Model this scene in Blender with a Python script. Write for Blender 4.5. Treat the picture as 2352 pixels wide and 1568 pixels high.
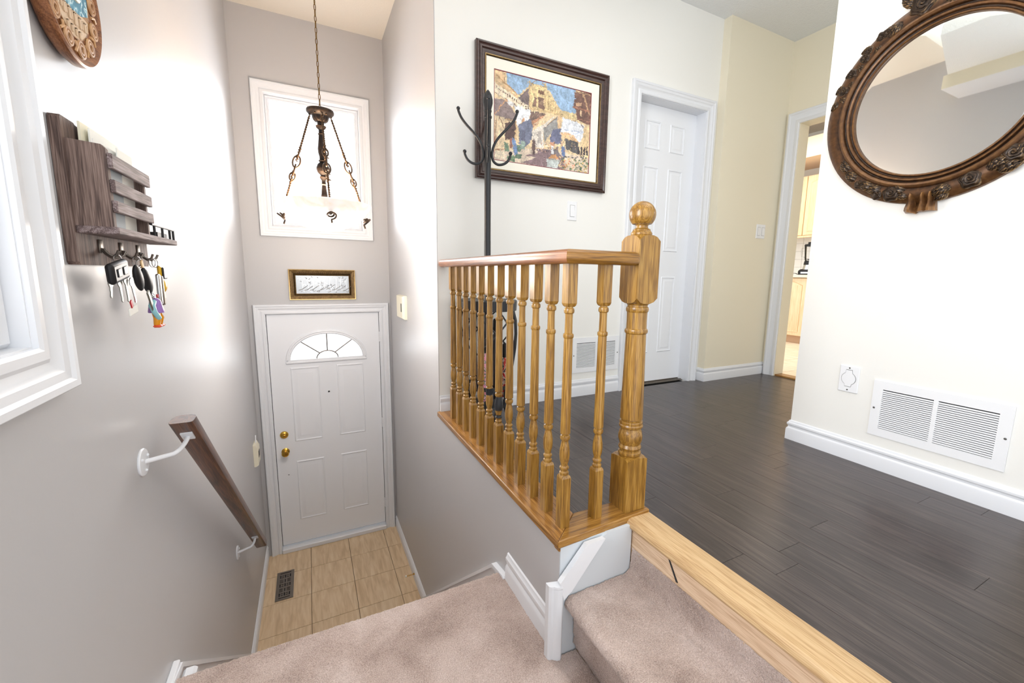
import bpy, math, random
import numpy as np
from math import pi, sin, cos, radians, sqrt, atan2
from mathutils import Matrix, Vector

# ---------------------------------------------------------------- camera, sky, lights, exposure
for _o in list(bpy.data.objects):
    bpy.data.objects.remove(_o, do_unlink=True)
S = bpy.context.scene
COL = S.collection
RND = random.Random(7)

cam_d = bpy.data.cameras.new('camera')
cam = bpy.data.objects.new('camera', cam_d)
COL.objects.link(cam)
cam_d.sensor_width = 36.0
cam_d.lens = 968.4919 / 2352 * 36
cam_d.shift_x = -(1205.3932 - 1176) / 2352
cam_d.shift_y = (775.5542 - 784) / 2352
cam_d.clip_start = 0.02
_F = Vector((0.45179277, 0.87972503, -0.14821326))
_R = Vector((0.89054575, -0.45460099, 0.01631607))
_U = Vector((0.05302424, 0.13936217, 0.98882082))
cam.matrix_world = Matrix(((_R.x, _U.x, -_F.x, 0.43201), (_R.y, _U.y, -_F.y, 0.0), (_R.z, _U.z, -_F.z, 0.8297), (0, 0, 0, 1)))
S.camera = cam

S.view_settings.view_transform = 'Standard'
S.view_settings.look = 'None'
S.view_settings.gamma = 1.0
S.view_settings.exposure = 0.25
S.view_settings.use_curve_mapping = False

W = bpy.data.worlds.new('sky')
S.world = W
W.use_nodes = True
_bg = W.node_tree.nodes['Background']
_bg.inputs[0].default_value = (0.93, 0.965, 1.0, 1)
_bg.inputs[1].default_value = 2.0


def area(name, loc, rot, sx, sy, power, col):
    l = bpy.data.lights.new(name, 'AREA')
    l.shape = 'RECTANGLE'
    l.size = sx
    l.size_y = sy
    l.energy = power
    l.color = col
    o = bpy.data.objects.new(name, l)
    COL.objects.link(o)
    o.location = loc
    o.rotation_euler = rot
    o['kind'] = 'helper'
    return o


# daylight standing outside the window over the entry door, and outside the landing window
area('daylight_entry', (0.54, 4.30, 1.64), (radians(-90), 0, 0), 0.9, 1.15, 52, (0.86, 0.93, 1.0))
area('daylight_fanlight', (0.55, 4.25, 0.2), (radians(-90), 0, 0), 0.6, 0.35, 2.0, (0.86, 0.93, 1.0))
area('daylight_landing', (-0.30, 0.45, 1.35), (0, radians(-90), 0), 1.5, 1.3, 84, (0.92, 0.96, 1.0))
# unseen fill lights added over hall, landing and kitchen (all outside the frame)
area('hall_fill', (1.95, 0.75, 2.66), (0, 0, 0), 1.5, 1.5, 12, (1.0, 0.97, 0.94))
area('landing_fill', (0.55, -0.4, 2.2), (0, 0, 0), 0.6, 0.6, 6, (1.0, 0.97, 0.95))
area('kitchen_fill', (5.2, 3.0, 2.62), (0, 0, 0), 1.0, 1.6, 34, (1.0, 0.93, 0.84))

# ---------------------------------------------------------------- helpers: materials


def srgb(r, g, b):
    f = lambda c: (c / 255) / 12.92 if c / 255 <= 0.04045 else (((c / 255) + 0.055) / 1.055) ** 2.4
    return (f(r), f(g), f(b), 1.0)


class NT:
    def __init__(s, name):
        s.m = bpy.data.materials.new(name)
        s.m.use_nodes = True
        s.t = s.m.node_tree
        s.b = s.t.nodes['Principled BSDF']
        s.out = s.t.nodes['Material Output']

    def n(s, typ, **kw):
        nd = s.t.nodes.new(typ)
        for k, v in kw.items():
            if k.startswith('i_'):
                nd.inputs[k[2:].replace('_', ' ')].default_value = v
            else:
                setattr(nd, k, v)
        return nd

    def l(s, a, b):
        s.t.links.new(a, b)

    def p(s, **kw):
        for k, v in kw.items():
            s.b.inputs[k.replace('_', ' ')].default_value = v
        return s

    def coords(s, scale=(1, 1, 1), rnd=True, rot=(0, 0, 0)):
        tc = s.n('ShaderNodeTexCoord')
        mp = s.n('ShaderNodeMapping')
        mp.inputs['Scale'].default_value = scale
        mp.inputs['Rotation'].default_value = rot
        s.l(tc.outputs['Object'], mp.inputs['Vector'])
        if rnd:
            oi = s.n('ShaderNodeObjectInfo')
            ml = s.n('ShaderNodeMath', operation='MULTIPLY')
            ml.inputs[1].default_value = 37.0
            s.l(oi.outputs['Random'], ml.inputs[0])
            s.l(ml.outputs[0], mp.inputs['Location'])
        return mp.outputs['Vector']

    def ramp(s, fac, stops):
        r = s.n('ShaderNodeValToRGB')
        el = r.color_ramp.elements
        while len(el) < len(stops):
            el.new(0.5)
        for e, (pos, c) in zip(el, stops):
            e.position = pos
            e.color = c
        s.l(fac, r.inputs[0])
        return r.outputs[0]

    def bump(s, h, strength=0.3, dist=0.002):
        b = s.n('ShaderNodeBump')
        b.inputs['Strength'].default_value = strength
        b.inputs['Distance'].default_value = dist
        s.l(h, b.inputs['Height'])
        s.l(b.outputs[0], s.b.inputs['Normal'])
        return b


def plain(name, col, rough=0.5, metal=0.0, spec=0.5, coat=0.0):
    t = NT(name)
    t.p(Base_Color=col, Roughness=rough, Metallic=metal)
    t.b.inputs['Specular IOR Level'].default_value = spec
    t.b.inputs['Coat Weight'].default_value = coat
    return t.m


def paint(name, col, rough, amp=0.15, scale=900, dist=0.0004, spec=0.5):
    t = NT(name)
    v = t.coords(rnd=False)
    n = t.n('ShaderNodeTexNoise', i_Scale=scale / 6, i_Detail=3.0)
    t.l(v, n.inputs['Vector'])
    t.p(Roughness=rough, Base_Color=col)
    t.b.inputs['Specular IOR Level'].default_value = spec
    t.bump(n.outputs[0], amp, dist)
    return t.m


def wood(name, dark, mid, light, axis=2, rough=0.35, coat=0.25, scale=1.0, fine=1.0, bump=0.12, ringf=34):
    """long-grained wood, the grain running along the object's axis"""
    t = NT(name)
    sc = [20 * scale] * 3
    sc[axis] = 1.1 * scale
    v = t.coords(tuple(sc))
    n1 = t.n('ShaderNodeTexNoise', i_Scale=1.3, i_Detail=3.0, i_Distortion=0.8)
    t.l(v, n1.inputs['Vector'])
    # growth rings : sine of the stretched noise
    m1 = t.n('ShaderNodeMath', operation='MULTIPLY')
    m1.inputs[1].default_value = ringf
    t.l(n1.outputs[0], m1.inputs[0])
    m2 = t.n('ShaderNodeMath', operation='SINE')
    t.l(m1.outputs[0], m2.inputs[0])
    m3 = t.n('ShaderNodeMath', operation='MULTIPLY_ADD')
    m3.inputs[1].default_value = 0.5
    m3.inputs[2].default_value = 0.5
    t.l(m2.outputs[0], m3.inputs[0])
    sc2 = [520 * fine] * 3
    sc2[axis] = 16 * fine
    v2 = t.coords(tuple(sc2))
    n2 = t.n('ShaderNodeTexNoise', i_Scale=1.0, i_Detail=4.0)
    t.l(v2, n2.inputs['Vector'])
    mx = t.n('ShaderNodeMath', operation='MULTIPLY_ADD')
    mx.inputs[1].default_value = 0.20
    t.l(m3.outputs[0], mx.inputs[0])
    m4 = t.n('ShaderNodeMath', operation='MULTIPLY')
    m4.inputs[1].default_value = 0.86
    t.l(n2.outputs[0], m4.inputs[0])
    t.l(m4.outputs[0], mx.inputs[2])
    c = t.ramp(mx.outputs[0], [(0.32, dark), (0.52, mid), (0.78, light)])
    t.l(c, t.b.inputs['Base Color'])
    t.p(Roughness=rough)
    t.b.inputs['Coat Weight'].default_value = coat
    t.b.inputs['Coat Roughness'].default_value = 0.15
    t.bump(mx.outputs[0], bump, 0.001)
    return t.m


M = {}
M['grey_wall'] = paint('grey_satin_wall_paint', srgb(190, 189, 190), 0.40, 0.25, spec=0.5)
M['cream_wall'] = paint('cream_wall_paint', srgb(241, 240, 235), 0.5, 0.2)
M['yellow_wall'] = paint('warm_cream_wall_paint', srgb(236, 228, 206), 0.5, 0.2)
M['white'] = plain('white_satin_trim', srgb(230, 232, 236), 0.38)
M['door_white'] = paint('white_door_paint', srgb(238, 240, 244), 0.42, 0.3, 500, 0.0005)
M['plate_white'] = plain('white_plastic', srgb(240, 241, 243), 0.3)
M['ivory'] = plain('ivory_plastic', srgb(236, 230, 208), 0.4)
M['black'] = plain('black_gloss_plastic', (0.012, 0.012, 0.014, 1), 0.42, spec=.3)
M['black_iron'] = plain('black_painted_iron', (0.018, 0.020, 0.024, 1), 0.42)
M['dark_hole'] = plain('dark_void', (0.02, 0.02, 0.022, 1), 0.8)
M['brass'] = plain('polished_brass', srgb(214, 172, 78), 0.16, 1.0)
M['steel'] = plain('bright_steel', srgb(200, 202, 205), 0.25, 1.0)
M['silver_key'] = plain('nickel_key', srgb(150, 150, 144), 0.4, 1.0)
M['screw'] = plain('screw_head', srgb(130, 130, 128), 0.35, 1.0)
M['oak'] = wood('golden_oak', srgb(104, 70, 22), srgb(148, 106, 38), srgb(180, 140, 68), 2)
M['oak_y'] = wood('golden_oak_along_y', srgb(106, 68, 26), srgb(152, 104, 45), srgb(182, 136, 74), 1)
M['oak_x'] = wood('golden_oak_along_x', srgb(104, 68, 20), srgb(148, 102, 38), srgb(180, 134, 64), 0)
M['rail_y'] = wood('handrail_oak_y', srgb(96, 54, 28), srgb(134, 82, 46), srgb(162, 108, 68), 1, rough=0.36, coat=0.25)
M['walnut'] = wood('walnut_stain', srgb(48, 26, 14), srgb(82, 47, 28), srgb(116, 72, 44), 2, rough=0.35, ringf=26)
M['raw_oak'] = wood('unfinished_oak', srgb(180, 142, 98), srgb(206, 172, 126), srgb(220, 190, 146), 1, rough=0.55, coat=0.0)
M['plywood'] = wood('bare_plywood', srgb(196, 160, 126), srgb(222, 192, 160), srgb(234, 208, 178), 1, rough=0.8, coat=0)
M['rustic'] = wood('weathered_grey_brown_wood', srgb(66, 50, 46), srgb(108, 88, 80), srgb(150, 128, 118), 2, rough=0.7, coat=0, bump=0.5)
M['rustic_y'] = wood('weathered_wood_along_y', srgb(66, 52, 50), srgb(116, 98, 96), srgb(160, 146, 146), 1, rough=0.7, coat=0, bump=0.5)
M['maple'] = wood('pale_maple', srgb(226, 192, 146), srgb(238, 208, 166), srgb(246, 222, 186), 2, rough=0.4, coat=0.1, fine=0.5)
M['frame_brown'] = wood('dark_brown_frame', srgb(40, 24, 22), srgb(62, 40, 36), srgb(84, 58, 52), 0, rough=0.3, coat=0.3)


def mk_floor():
    t = NT('dark_stained_oak_plank')
    v = t.coords((30, 1.6, 30))
    n = t.n('ShaderNodeTexNoise', i_Scale=1.0, i_Detail=4.0, i_Distortion=1.2)
    t.l(v, n.inputs['Vector'])
    m1 = t.n('ShaderNodeMath', operation='MULTIPLY')
    m1.inputs[1].default_value = 22
    t.l(n.outputs[0], m1.inputs[0])
    m2 = t.n('ShaderNodeMath', operation='SINE')
    t.l(m1.outputs[0], m2.inputs[0])
    v2 = t.coords((420, 12, 420))
    n2 = t.n('ShaderNodeTexNoise', i_Scale=1.0, i_Detail=3.0)
    t.l(v2, n2.inputs['Vector'])
    ad = t.n('ShaderNodeMath', operation='MULTIPLY_ADD')
    ad.inputs[1].default_value = 0.13
    t.l(m2.outputs[0], ad.inputs[0])
    t.l(n2.outputs[0], ad.inputs[2])
    c = t.ramp(ad.outputs[0], [(0.25, srgb(46, 38, 37)), (0.55, srgb(66, 56, 54)), (0.8, srgb(86, 75, 70))])
    oi = t.n('ShaderNodeObjectInfo')
    hs = t.n('ShaderNodeHueSaturation')
    mr = t.n('ShaderNodeMapRange')
    mr.inputs[3].default_value = 0.9
    mr.inputs[4].default_value = 1.12
    t.l(oi.outputs['Random'], mr.inputs[0])
    t.l(mr.outputs[0], hs.inputs['Value'])
    t.l(c, hs.inputs['Color'])
    t.l(hs.outputs[0], t.b.inputs['Base Color'])
    t.p(Roughness=0.30)
    t.b.inputs['Specular IOR Level'].default_value = 0.6
    t.bump(ad.outputs[0], 0.25, 0.0006)
    return t.m


M['floor'] = mk_floor()


def mk_travertine(name, c1, c2, c3):
    t = NT(name)
    v = t.coords((40, 5, 5))
    n = t.n('ShaderNodeTexNoise', i_Scale=1.0, i_Detail=5.0, i_Distortion=0.6)
    t.l(v, n.inputs['Vector'])
    c = t.ramp(n.outputs[0], [(0.3, c1), (0.5, c2), (0.7, c3)])
    t.l(c, t.b.inputs['Base Color'])
    t.p(Roughness=0.42)
    return t.m


M['tile'] = mk_travertine('travertine_vinyl', srgb(202, 174, 138), srgb(218, 192, 156), srgb(228, 206, 174))
M['ktile'] = mk_travertine('cream_kitchen_tile', srgb(228, 210, 184), srgb(238, 224, 202), srgb(246, 236, 220))
M['grout'] = plain('tile_grout', srgb(98, 76, 54), 0.9)
M['wtile'] = plain('glazed_white_tile', srgb(240, 240, 238), 0.15)


def mk_carpet():
    t = NT('taupe_cut_pile_carpet')
    v = t.coords(rnd=False)
    n = t.n('ShaderNodeTexNoise', i_Scale=5.0, i_Detail=3.0, i_Distortion=0.4)
    t.l(v, n.inputs['Vector'])
    n2 = t.n('ShaderNodeTexNoise', i_Scale=330.0, i_Detail=2.0)
    t.l(v, n2.inputs['Vector'])
    a = t.n('ShaderNodeMath', operation='MULTIPLY_ADD')
    a.inputs[1].default_value = 0.55
    t.l(n.outputs[0], a.inputs[0])
    b = t.n('ShaderNodeMath', operation='MULTIPLY')
    b.inputs[1].default_value = 0.5
    t.l(n2.outputs[0], b.inputs[0])
    t.l(b.outputs[0], a.inputs[2])
    c = t.ramp(a.outputs[0], [(0.36, srgb(146, 124, 114)), (0.52, srgb(193, 172, 161)), (0.68, srgb(224, 206, 198))])
    t.l(c, t.b.inputs['Base Color'])
    t.p(Roughness=0.95)
    t.b.inputs['Sheen Weight'].default_value = 0.35
    t.b.inputs['Sheen Roughness'].default_value = 0.5
    t.b.inputs['Specular IOR Level'].default_value = 0.1
    t.bump(n2.outputs[0], 0.9, 0.004)
    return t.m


M['carpet'] = mk_carpet()


def mk_popcorn(name, col, amp):
    t = NT(name)
    v = t.coords(rnd=False)
    n = t.n('ShaderNodeTexNoise', i_Scale=90.0, i_Detail=4.0)
    t.l(v, n.inputs['Vector'])
    t.p(Base_Color=col, Roughness=0.9)
    t.bump(n.outputs[0], amp, 0.006)
    return t.m


M['popcorn'] = mk_popcorn('textured_ceiling', srgb(236, 238, 238), 0.8)
M['ceiling_s'] = mk_popcorn('stairwell_ceiling_paint', srgb(240, 234, 222), 0.3)


def mk_glass(name, tint=(1, 1, 1, 1), rough=0.02, refl=0.12):
    t = NT(name)
    tr = t.n('ShaderNodeBsdfTransparent')
    tr.inputs[0].default_value = tint
    gl = t.n('ShaderNodeBsdfGlossy')
    gl.inputs['Roughness'].default_value = rough
    fr = t.n('ShaderNodeFresnel')
    fr.inputs[0].default_value = 1.45
    mx = t.n('ShaderNodeMixShader')
    t.l(fr.outputs[0], mx.inputs[0])
    t.l(tr.outputs[0], mx.inputs[1])
    t.l(gl.outputs[0], mx.inputs[2])
    t.l(mx.outputs[0], t.out.inputs['Surface'])
    t.t.nodes.remove(t.b)
    return t.m


M['glass'] = mk_glass('clear_window_glass')


def mk_bowl():
    t = NT('lit_alabaster_glass')
    v = t.coords(rnd=False)
    n = t.n('ShaderNodeTexNoise', i_Scale=9.0, i_Detail=4.0, i_Distortion=2.0)
    t.l(v, n.inputs['Vector'])
    c = t.ramp(n.outputs[0], [(0.35, (.86, 0.72, 0.64, 1)), (0.6, (.92, 0.85, 0.80, 1))])
    t.l(c, t.b.inputs['Base Color'])
    t.l(c, t.b.inputs['Emission Color'])
    t.p(Roughness=0.35)
    t.b.inputs['Emission Strength'].default_value = 0.30
    t.b.inputs['Transmission Weight'].default_value = 0.0
    t.b.inputs['Subsurface Weight'].default_value = 0.0
    return t.m


M['bowl'] = mk_bowl()


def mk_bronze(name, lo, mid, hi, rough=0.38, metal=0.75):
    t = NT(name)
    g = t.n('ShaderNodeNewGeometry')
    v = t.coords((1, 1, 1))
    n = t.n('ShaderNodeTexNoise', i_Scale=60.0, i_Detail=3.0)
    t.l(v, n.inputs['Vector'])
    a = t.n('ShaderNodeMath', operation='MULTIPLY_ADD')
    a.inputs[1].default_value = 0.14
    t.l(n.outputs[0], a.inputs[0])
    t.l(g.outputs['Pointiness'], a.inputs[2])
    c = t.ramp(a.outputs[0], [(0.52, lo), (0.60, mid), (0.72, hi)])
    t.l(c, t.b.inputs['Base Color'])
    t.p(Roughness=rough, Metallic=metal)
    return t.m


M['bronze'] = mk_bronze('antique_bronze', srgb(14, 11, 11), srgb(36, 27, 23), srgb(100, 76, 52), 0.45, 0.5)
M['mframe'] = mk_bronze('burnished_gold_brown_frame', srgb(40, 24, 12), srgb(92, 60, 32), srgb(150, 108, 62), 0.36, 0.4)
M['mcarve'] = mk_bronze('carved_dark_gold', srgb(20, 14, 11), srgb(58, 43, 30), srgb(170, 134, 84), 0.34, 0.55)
M['antique_brass'] = plain('antique_brass_chain', srgb(126, 96, 52), 0.32, 0.9)
M['mirror'] = plain('mirror_silvering', (0.80, 0.82, 0.80, 1), 0.02, 1.0)
M['gold'] = mk_bronze('gilt_fillet', srgb(66, 50, 30), srgb(110, 86, 50), srgb(172, 144, 94), 0.36, 0.55)
M['mat_board'] = plain('cream_mat_board', srgb(250, 246, 232), 0.8)
M['maroon'] = plain('maroon_inner_bevel', srgb(128, 44, 60), 0.7)
M['paper'] = plain('white_envelope_paper', srgb(236, 236, 230), 0.8)
M['paper_c'] = plain('cream_envelope_paper', srgb(238, 232, 208), 0.8)
M['paper_g'] = plain('grey_blue_paper', srgb(150, 160, 168), 0.7)
M['yellow_p'] = plain('yellow_plastic', srgb(226, 178, 40), 0.35)
M['red_p'] = plain('red_plastic', srgb(186, 34, 44), 0.35)
M['orange_p'] = plain('translucent_orange_plastic', srgb(226, 150, 24), 0.25)
M['redor_p'] = plain('orange_red_plastic', srgb(224, 84, 44), 0.25)
M['purple_p'] = plain('purple_plastic', srgb(146, 108, 178), 0.3)
M['teal_p'] = plain('pale_teal_plastic', srgb(142, 196, 204), 0.3)
M['wood_pale'] = plain('pale_wood_tag', srgb(224, 186, 134), 0.6)
M['vent_metal'] = plain('brushed_pewter', srgb(134, 126, 118), 0.38, 0.8)


def mk_attr(name, rough=0.6):
    t = NT(name)
    a = t.n('ShaderNodeAttribute')
    a.attribute_name = 'Col'
    t.l(a.outputs['Color'], t.b.inputs['Base Color'])
    t.p(Roughness=rough)
    return t.m


M['print'] = mk_attr('watercolour_print', 0.6)


def mk_floral(name, base, spots):
    t = NT(name)
    v = t.coords(rnd=False)
    n = t.n('ShaderNodeTexVoronoi', i_Scale=55.0)
    t.l(v, n.inputs['Vector'])
    n2 = t.n('ShaderNodeTexNoise', i_Scale=38.0, i_Detail=2.0)
    t.l(v, n2.inputs['Vector'])
    c = t.ramp(n2.outputs[0], [(0.42, base)] + [(0.47 + 0.045 * i, s) for i, s in enumerate(spots)])
    t.l(c, t.b.inputs['Base Color'])
    t.p(Roughness=0.7)
    return t.m


M['pink_floral'] = mk_floral('pink_floral_nylon', srgb(226, 142, 168), [srgb(236, 176, 190), srgb(60, 50, 60), srgb(120, 150, 140), srgb(240, 190, 200)])
M['red_floral'] = mk_floral('red_patterned_nylon', srgb(176, 40, 44), [srgb(216, 84, 60), srgb(226, 214, 200), srgb(40, 30, 40)])
M['black_nylon'] = plain('black_nylon', (0.015, 0.015, 0.018, 1), 0.6)
M['yellow_n'] = plain('yellow_nylon', srgb(232, 196, 60), 0.6)
M['tape'] = plain('black_tape', (0.02, 0.022, 0.026, 1), 0.3)

# ---------------------------------------------------------------- helpers: meshes


class G:
    """collects vertices and faces of ONE object"""

    def __init__(s):
        s.v = []
        s.f = []
        s.mi = []
        s.mat = 0

    def add(s, vs, fs):
        o = len(s.v)
        s.v += [tuple(map(float, p)) for p in vs]
        s.f += [tuple(i + o for i in f) for f in fs]
        s.mi += [s.mat] * len(fs)
        return s

    def box(s, x0, x1, y0, y1, z0, z1):
        v = [(x, y, z) for x in (x0, x1) for y in (y0, y1) for z in (z0, z1)]
        return s.add(v, [(0, 1, 3, 2), (4, 6, 7, 5), (0, 4, 5, 1), (2, 3, 7, 6), (0, 2, 6, 4), (1, 5, 7, 3)])

    def xbox(s, x0, x1, y0, y1, z0, z1, b=0.003):
        """box with chamfered edges"""
        b = min(b, (x1 - x0) * .49, (y1 - y0) * .49, (z1 - z0) * .49)
        c = ((x0 + x1) / 2, (y0 + y1) / 2, (z0 + z1) / 2)
        h = ((x1 - x0) / 2, (y1 - y0) / 2, (z1 - z0) / 2)
        v = []
        idx = {}
        for sx in (-1, 1):
            for sy in (-1, 1):
                for sz in (-1, 1):
                    for a in range(3):
                        q = [h[0] - b, h[1] - b, h[2] - b]
                        q[a] += b
                        idx[(sx, sy, sz, a)] = len(v)
                        v.append((c[0] + sx * q[0], c[1] + sy * q[1], c[2] + sz * q[2]))
        I = lambda sx, sy, sz, a: idx[(sx, sy, sz, a)]
        f = []
        for a in range(3):
            o = [i for i in range(3) if i != a]
            for sg in (-1, 1):
                loop = []
                for (p, q) in ((-1, -1), (1, -1), (1, 1), (-1, 1)):
                    t = [0, 0, 0]
                    t[a] = sg
                    t[o[0]] = p
                    t[o[1]] = q
                    loop.append(I(*t, a))
                f.append(tuple(loop if (sg > 0) == (a != 1) else loop[::-1]))
        for a in range(3):
            o = [i for i in range(3) if i != a]
            for p in (-1, 1):
                for q in (-1, 1):
                    t1 = [0, 0, 0]
                    t1[o[0]] = p
                    t1[o[1]] = q
                    t2 = list(t1)
                    t1[a] = -1
                    t2[a] = 1
                    f.append((I(*t1, o[0]), I(*t2, o[0]), I(*t2, o[1]), I(*t1, o[1])))
        for sx in (-1, 1):
            for sy in (-1, 1):
                for sz in (-1, 1):
                    f.append((I(sx, sy, sz, 0), I(sx, sy, sz, 1), I(sx, sy, sz, 2)))
        return s.add(v, f)

    def lathe(s, prof, c=(0, 0, 0), n=24, axis=2, caps=True):
        """prof: (radius, height) pairs along the axis"""
        v = []
        for r, h in prof:
            for k in range(n):
                a = 2 * pi * k / n
                p = [r * cos(a), r * sin(a), h]
                if axis == 0:
                    p = [h, r * cos(a), r * sin(a)]
                elif axis == 1:
                    p = [r * cos(a), h, r * sin(a)]
                v.append((p[0] + c[0], p[1] + c[1], p[2] + c[2]))
        f = []
        for i in range(len(prof) - 1):
            for k in range(n):
                f.append((i * n + k, i * n + (k + 1) % n, (i + 1) * n + (k + 1) % n, (i + 1) * n + k))
        if caps:
            f.append(tuple(range(n))[::-1])
            f.append(tuple((len(prof) - 1) * n + k for k in range(n)))
        return s.add(v, f)

    def tube(s, pts, r, n=10, closed=False):
        P = [Vector(p) for p in pts]
        L = len(P)
        rs = r if isinstance(r, (list, tuple)) else [r] * L
        v = []
        up = None
        for i in range(L):
            if closed:
                d = P[(i + 1) % L] - P[i - 1]
            else:
                d = P[min(i + 1, L - 1)] - P[max(i - 1, 0)]
            if d.length < 1e-9:
                d = Vector((0, 0, 1))
            d.normalize()
            if up is None:
                up = Vector((0, 0, 1)) if abs(d.z) < 0.9 else Vector((1, 0, 0))
            a = d.cross(up)
            if a.length < 1e-6:
                a = d.cross(Vector((0, 1, 0)))
            a.normalize()
            b = a.cross(d)
            up = b
            for k in range(n):
                t = 2 * pi * k / n
                q = P[i] + (a * cos(t) + b * sin(t)) * rs[i]
                v.append(tuple(q))
        f = []
        for i in range(L if closed else L - 1):
            j = (i + 1) % L
            for k in range(n):
                f.append((i * n + k, i * n + (k + 1) % n, j * n + (k + 1) % n, j * n + k))
        if not closed:
            f.append(tuple(range(n))[::-1])
            f.append(tuple((L - 1) * n + k for k in range(n)))
        return s.add(v, f)

    def prism(s, poly, fn, d0, d1):
        """poly: 2D points; fn(a,b,d) -> world"""
        n = len(poly)
        v = [fn(a, b, d0) for a, b in poly] + [fn(a, b, d1) for a, b in poly]
        f = [tuple(range(n))[::-1], tuple(range(n, 2 * n))]
        f += [(i, (i + 1) % n, n + (i + 1) % n, n + i) for i in range(n)]
        return s.add(v, f)

    def sweep(s, rings, close_ring=False, close_path=False, caps=False):
        n = len(rings[0])
        v = [p for r in rings for p in r]
        f = []
        R = len(rings)
        for i in range(R if close_path else R - 1):
            j = (i + 1) % R
            for k in range(n if close_ring else n - 1):
                k2 = (k + 1) % n
                f.append((i * n + k, i * n + k2, j * n + k2, j * n + k))
        if caps:
            f.append(tuple(range(n))[::-1])
            f.append(tuple((R - 1) * n + k for k in range(n)))
        return s.add(v, f)

    def sphere(s, c, r, n=16, m=10, sc=(1, 1, 1)):
        prof = [(max(1e-5, sin(pi * i / m)), -cos(pi * i / m)) for i in range(m + 1)]
        o = len(s.v)
        s.lathe(prof, (0, 0, 0), n, caps=False)
        for i in range(o, len(s.v)):
            x, y, z = s.v[i]
            s.v[i] = (c[0] + x * r * sc[0], c[1] + y * r * sc[1], c[2] + z * r * sc[2])
        return s


def obj(name, g, mat, parent=None, smooth=30, loc=None):
    me = bpy.data.meshes.new(name)
    me.from_pydata(g.v, [], g.f)
    mats = mat if isinstance(mat, (list, tuple)) else [mat]
    for m in mats:
        me.materials.append(M[m] if isinstance(m, str) else m)
    if len(mats) > 1:
        me.polygons.foreach_set('material_index', g.mi)
    me.validate()
    me.update()
    fix_normals(me)
    if smooth:
        me.polygons.foreach_set('use_smooth', [True] * len(me.polygons))
        me.set_sharp_from_angle(angle=radians(smooth))
    o = bpy.data.objects.new(name, me)
    COL.objects.link(o)
    if parent is not None:
        o.parent = parent
    if loc:
        o.location = loc
    return o


def fix_normals(me):
    import bmesh
    bm = bmesh.new()
    bm.from_mesh(me)
    bmesh.ops.recalc_face_normals(bm, faces=bm.faces)
    bm.to_mesh(me)
    bm.free()


def tag(o, label, cat, group=None):
    o['label'] = label
    o['category'] = cat
    if group:
        o['group'] = group
    return o


def thing(name, label, cat, loc=(0, 0, 0), group=None, rotz=0):
    o = bpy.data.objects.new(name, None)
    o.empty_display_size = 0.05
    COL.objects.link(o)
    o.location = loc
    o.rotation_euler = (0, 0, rotz)
    return tag(o, label, cat, group)


def struct(o, label=None, cat=None):
    o['kind'] = 'structure'
    if label:
        o['label'] = label
    if cat:
        o['category'] = cat
    return o


def sroot(name, label=None, cat=None, loc=(0, 0, 0)):
    o = bpy.data.objects.new(name, None)
    o.empty_display_size = 0.05
    COL.objects.link(o)
    o.location = loc
    return struct(o, label, cat)


def cp(o, parent=None, loc=None):
    c = o.copy()
    COL.objects.link(c)
    c.parent = parent
    if loc is not None:
        c.location = loc
    return c


# wall-plane mappings (a: along, b: up, n: out of the wall into the room)
def mapD(y):
    return lambda a, b, n: (a, y - n, b)


def mapX(x, sg):
    return lambda a, b, n: (x + sg * n, a, b)


def ring(g, fn, a0, a1, b0, b1, prof, open_bottom=False):
    """moulding round a rectangle; prof = (outward offset, depth) pairs; mitred corners"""
    rings = []
    if open_bottom:
        cs = [(a0, b0, -1, 0), (a0, b1, -1, 1), (a1, b1, 1, 1), (a1, b0, 1, 0)]
    else:
        cs = [(a0, b0, -1, -1), (a0, b1, -1, 1), (a1, b1, 1, 1), (a1, b0, 1, -1)]
    for a, b, sa, sb in cs:
        rings.append([fn(a + sa * u, b + sb * u, d) for u, d in prof])
    g.sweep(rings, close_ring=True, close_path=not open_bottom, caps=open_bottom)
    return g


CAS = [(0, 0), (0, .010), (.006, .013), (.022, .012), (.030, .008), (.042, .010), (.052, .016), (.066, .018), (.072, .022), (.084, .022), (.088, .018), (.088, 0)]


def casing_prof(w, d=1.0):
    k = w / .088
    return [(u * k, n * d) for u, n in CAS]


BASE = [(0, 0), (.014, 0), (.014, .052), (.012, .060), (.007, .066), (.008, .074), (.012, .080), (.012, .088), (.007, .093), (.005, .100), (0, .103)]


def baseboard(g, pts, side, h=1.0):
    """pts: list of (x,y,z) floor points; side: list of outward (nx,ny) per point, profile swept and mitred"""
    rings = []
    for (x, y, z), (nx, ny) in zip(pts, side):
        rings.append([(x + nx * u, y + ny * u, z + w * h) for u, w in BASE])
    g.sweep(rings, close_ring=True, caps=True)


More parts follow.
